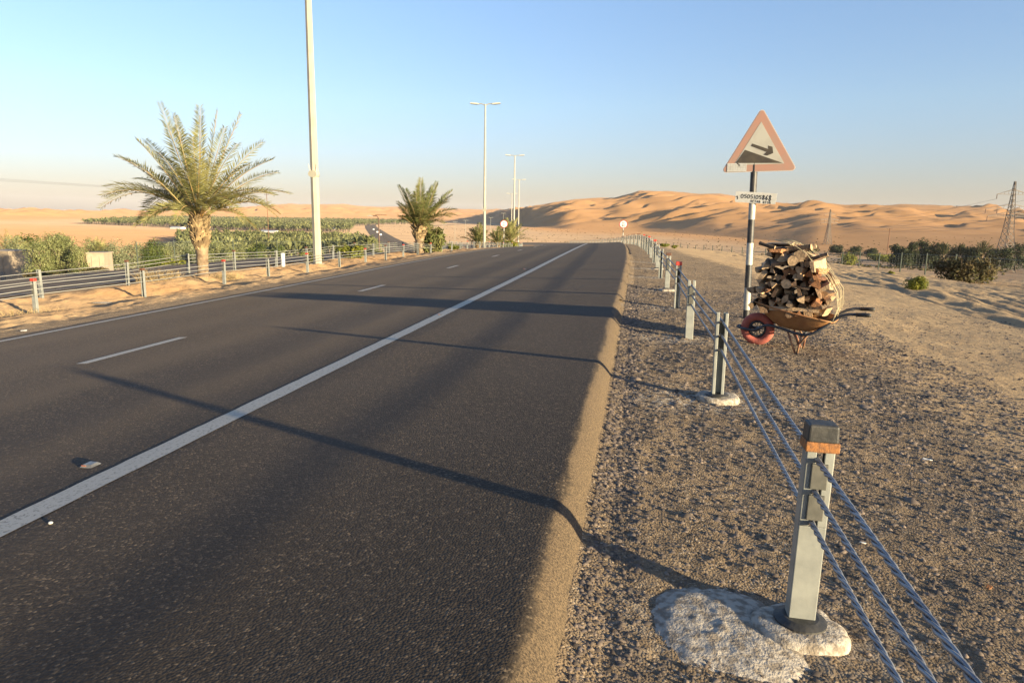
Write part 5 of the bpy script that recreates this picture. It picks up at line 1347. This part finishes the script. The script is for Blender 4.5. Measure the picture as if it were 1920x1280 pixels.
# dark trees in front of the right hand dunes
GD = 'dark trees below the right hand dunes'
for i, (px, top, w, dist, lb) in enumerate(((1692, 452, 34, 215, 'dark bushy tree at the left end of the right hand grove'), (1718, 447, 32, 220, 'dark tree left of the tallest in the right hand grove'), (1737, 437, 42, 225, 'tallest dark tree of the right hand grove'), (1762, 446, 36, 220, 'dark tree right of the tallest one in the grove'), (1795, 453, 34, 222, 'dark tree in the middle of the right hand grove'), (1822, 456, 34, 215, 'low dark tree right of the middle of the grove'), (1872, 458, 34, 235, 'dark tree behind the reddish pole'), (1918, 450, 44, 225, 'dark tree cut by the right picture edge'), (1706, 458, 40, 205, 'low dark tree before the left end of the right hand grove'), (1750, 452, 46, 208, 'wide dark tree before the tallest one of the grove'), (1835, 459, 44, 206, 'wide low dark tree before the pylon grove'), (1893, 456, 40, 210, 'dark tree at the foot of the large pylon')  ,
                                            (1520, 456, 36, 330, 'dark tree just right of the firewood below the small pylon'), (1574, 458, 30, 330, 'dark tree right of the small pylon'), (1605, 463, 40, 320, 'low dark tree between the small pylon and wooden pole'), (1640, 466, 34, 320, 'low dark tree left of the wooden pole'))):
    p = atd(px, dist); h = CAM_H-p.z+((392+0.015*px)-top)*dist/FPX; tree(p, w*dist/FPX*1.15, h, lb, M_DARKT, 80+i, 2600, 0.34, GD)
for i, (px, top, dist, lb) in enumerate(((1778, 455, 205, 'dark date palm in the right hand grove left of the pylon'), (1808, 457, 208, 'second dark date palm in the right hand grove'), (1851, 451, 205, 'broad dark date palm left of the large pylon'))):
    p = atd(px, dist); h = CAM_H-p.z+((392+0.015*px)-top)*dist/FPX
    palm(p, h*0.55, 0.25, 0.25, (h*0.3, h*0.5), auto_fronds(R3, 22, h*0.5, h*0.55, -0.2, 1.4), lb, M_DARKT, 95+i, 18, 0.9, 0.2, 8, GD)
# sparse scrub of the valley plain
def scrub(n, seed):
    R = random.Random(seed); b = MB(); pts = []
    for _ in range(n):
        px = R.uniform(700, 1900); d = math.exp(R.uniform(math.log(150), math.log(1300))); v = ray(px, 408); kk = d/float(np.dot(v, _F)); pts.append((v[0]*kk, v[1]*kk))
    A = np.array(pts); Zs = H(A[:, 0], A[:, 1]); s_, t_ = st(A[:, 0], A[:, 1]); _, m = dunes(A[:, 0], A[:, 1])
    for (x, y), z, t, mm in zip(pts, Zs, t_, m):
        if -34 < t < 24 or mm > 0.25: continue
        w = R.uniform(0.3, 0.9); h = w*R.uniform(0.35, 0.6)
        for k in range(7):
            a = R.uniform(0, 6.28); c = Vector((x+w*0.4*math.cos(a), y+w*0.4*math.sin(a), z+h*R.uniform(0.2, 0.8))); q = Vector((R.uniform(-1, 1), R.uniform(-1, 1), R.uniform(-.5, .5)))*w*0.4; r_ = Vector((R.uniform(-.3, .3), R.uniform(-.3, .3), 1))*h*0.45
            b.add([c-q-r_, c+q-r_, c+q*0.6+r_, c-q*0.6+r_], [(0, 1, 2, 3)])
    tag(b.build('scrub', M_DRY), 'sparse low desert scrub dotted over the valley plain', 'scrub', kind='stuff')
scrub(2600, 3)
# cars on the valley road
def car(p, rz, label, first=None):
    r = empty('car', p, rz); b = MB()
    pr_ = [(-2.2, .35), (-2.2, .9), (-1.9, 1.02), (-1.2, 1.08), (-0.7, 1.55), (0.9, 1.55), (1.5, 1.05), (2.15, .92), (2.2, .4)]
    b.add([(x, -.85, z) for x, z in pr_]+[(x, .85, z) for x, z in pr_], [tuple(range(8, -1, -1)), tuple(range(9, 18))]+[(i, (i+1) % 9, 9+(i+1) % 9, 9+i) for i in range(9)]); bevel(b.build('body', M_WHITE, r), 0.06)
    for q in (-1, 1):
        b = MB(); b.add([(x, q*.862, z) for x, z in ((-1.1, 1.1), (-.65, 1.47), (.85, 1.47), (1.35, 1.1))], [(0, 1, 2, 3)]); b.build('side_window', M_INK, r)
        for x in (-1.35, 1.35): b = MB(); b.tube([(x, q*.7, .33), (x, q*.9, .33)], .33, 12); b.build('wheel', M_BLACK, r)
    tag(r, label, 'car', 'white cars on the valley road'); return r
p = atd(700, 700); q = atd(716, 500); dv = q-p
c0 = car(p+Vector((0, 0, .15)), math.atan2(dv.y, dv.x), 'small white car, farthest on the valley road')
for px, py, lb in ((707, 590, 'small white car in the middle of the valley road'), (713, 515, 'small white car, nearest on the valley road')):
    c = copy_tree(c0); c.location = atd(px, py)+Vector((0, 0, .15)); c['label'] = lb
# small things
mp_ = at(531, 499); r = empty('marker_post', mp_); b = MB(); b.tube([(0, 0, -0.2), (0, 0, 0.52)], 0.085, 12); b.build('post', M_WHITE, r); b = MB(); b.lathe([(0.095, 0.52), (0.095, 0.55), (0.04, 0.565)], 12); b.build('cap', M_WHITE, r)
tag(r, 'short thick white marker post in the median left of the tall lamp pole', 'marker post')
def litter(px, py, s, m, name, label, cat):
    p = at(px, py); R = random.Random(px); b = MB(); n = 7; P = []
    for i in range(n):
        a = 2*math.pi*i/n; q = s*R.uniform(0.6, 1.1); P.append((q*math.cos(a)*1.5, q*math.sin(a)*0.8, 0.012+0.35*s*R.random()))
    b.add(P+[(x*0.97, y*0.97, z+0.003) for x, y, z in P], [tuple(range(n-1, -1, -1)), tuple(range(n, 2*n))]+[(i, (i+1) % n, n+(i+1) % n, n+i) for i in range(n)])
    o = b.build(name, m, None, False, p); o.rotation_euler = (0, 0, R.uniform(0, 6)); tag(o, label, cat)
litter(1853, 1107, 0.016, M_RUSTBAND, 'dry_leaf', 'small reddish brown dry leaf on the gravel right of the cables', 'leaf')
litter(1738, 866, 0.022, M_STICK, 'paper_scrap', 'small pale paper scrap on the gravel below the firewood', 'litter')
litter(1617, 1024, 0.010, M_STICK, 'pebble', 'small pale pebble beside the cables near the closest post', 'pebble')
litter(188, 572, 0.16, M_CONC, 'flat_stone', 'pale flat stone on the median sand between the two leftmost posts', 'stone')
litter(45, 622, 0.045, M_STICK, 'flat_stone', 'pale stone at the median edge in the left corner', 'stone')
v = ray(1794, 387); bp_ = Vector((v[0], v[1], v[2]))*160+Vector((0, 0, CAM_H)); r = empty('bird', bp_, 0.6)
b = MB(); b.tube([(-0.22, 0, 0), (-0.08, 0, 0.02), (0.1, 0, 0.02), (0.22, 0, 0.03), (0.28, 0, 0.03)], [0.02, 0.07, 0.08, 0.05, 0.01], 8); b.build('body', M_INK, r, True)
for q in (-1, 1):
    b = MB(); b.add([(0.10, 0, 0.04), (-0.06, 0, 0.04), (-0.10, q*0.28, 0.12), (-0.14, q*0.55, 0.06), (0.0, q*0.52, 0.07), (0.10, q*0.25, 0.13)], [(0, 1, 2, 5), (5, 2, 3, 4)]); b.build('wing', M_INK, r)
tag(r, 'small dark bird flying above the right hand dunes', 'bird')
# haze
hb = MB(); hb.box((0, 2000, 62), (13000, 13000, 162)); hz = hb.build('haze', []) if False else hb.build('haze', bpy.data.materials.new('haze_air'))
hm = hz.data.materials[0]; hm.use_nodes = True; hn = hm.node_tree.nodes; hn.remove(hn['Principled BSDF'])
pv = hn.new('ShaderNodeVolumePrincipled'); pv.inputs['Color'].default_value = (0.88, 0.92, 1.0, 1); pv.inputs['Density'].default_value = 0.00005; pv.inputs['Anisotropy'].default_value = 0.0
hm.node_tree.links.new(pv.outputs[0], hn['Material Output'].inputs['Volume']); tag(hz, kind='stuff', label='thin pale desert haze softening the far dunes', cat='haze')
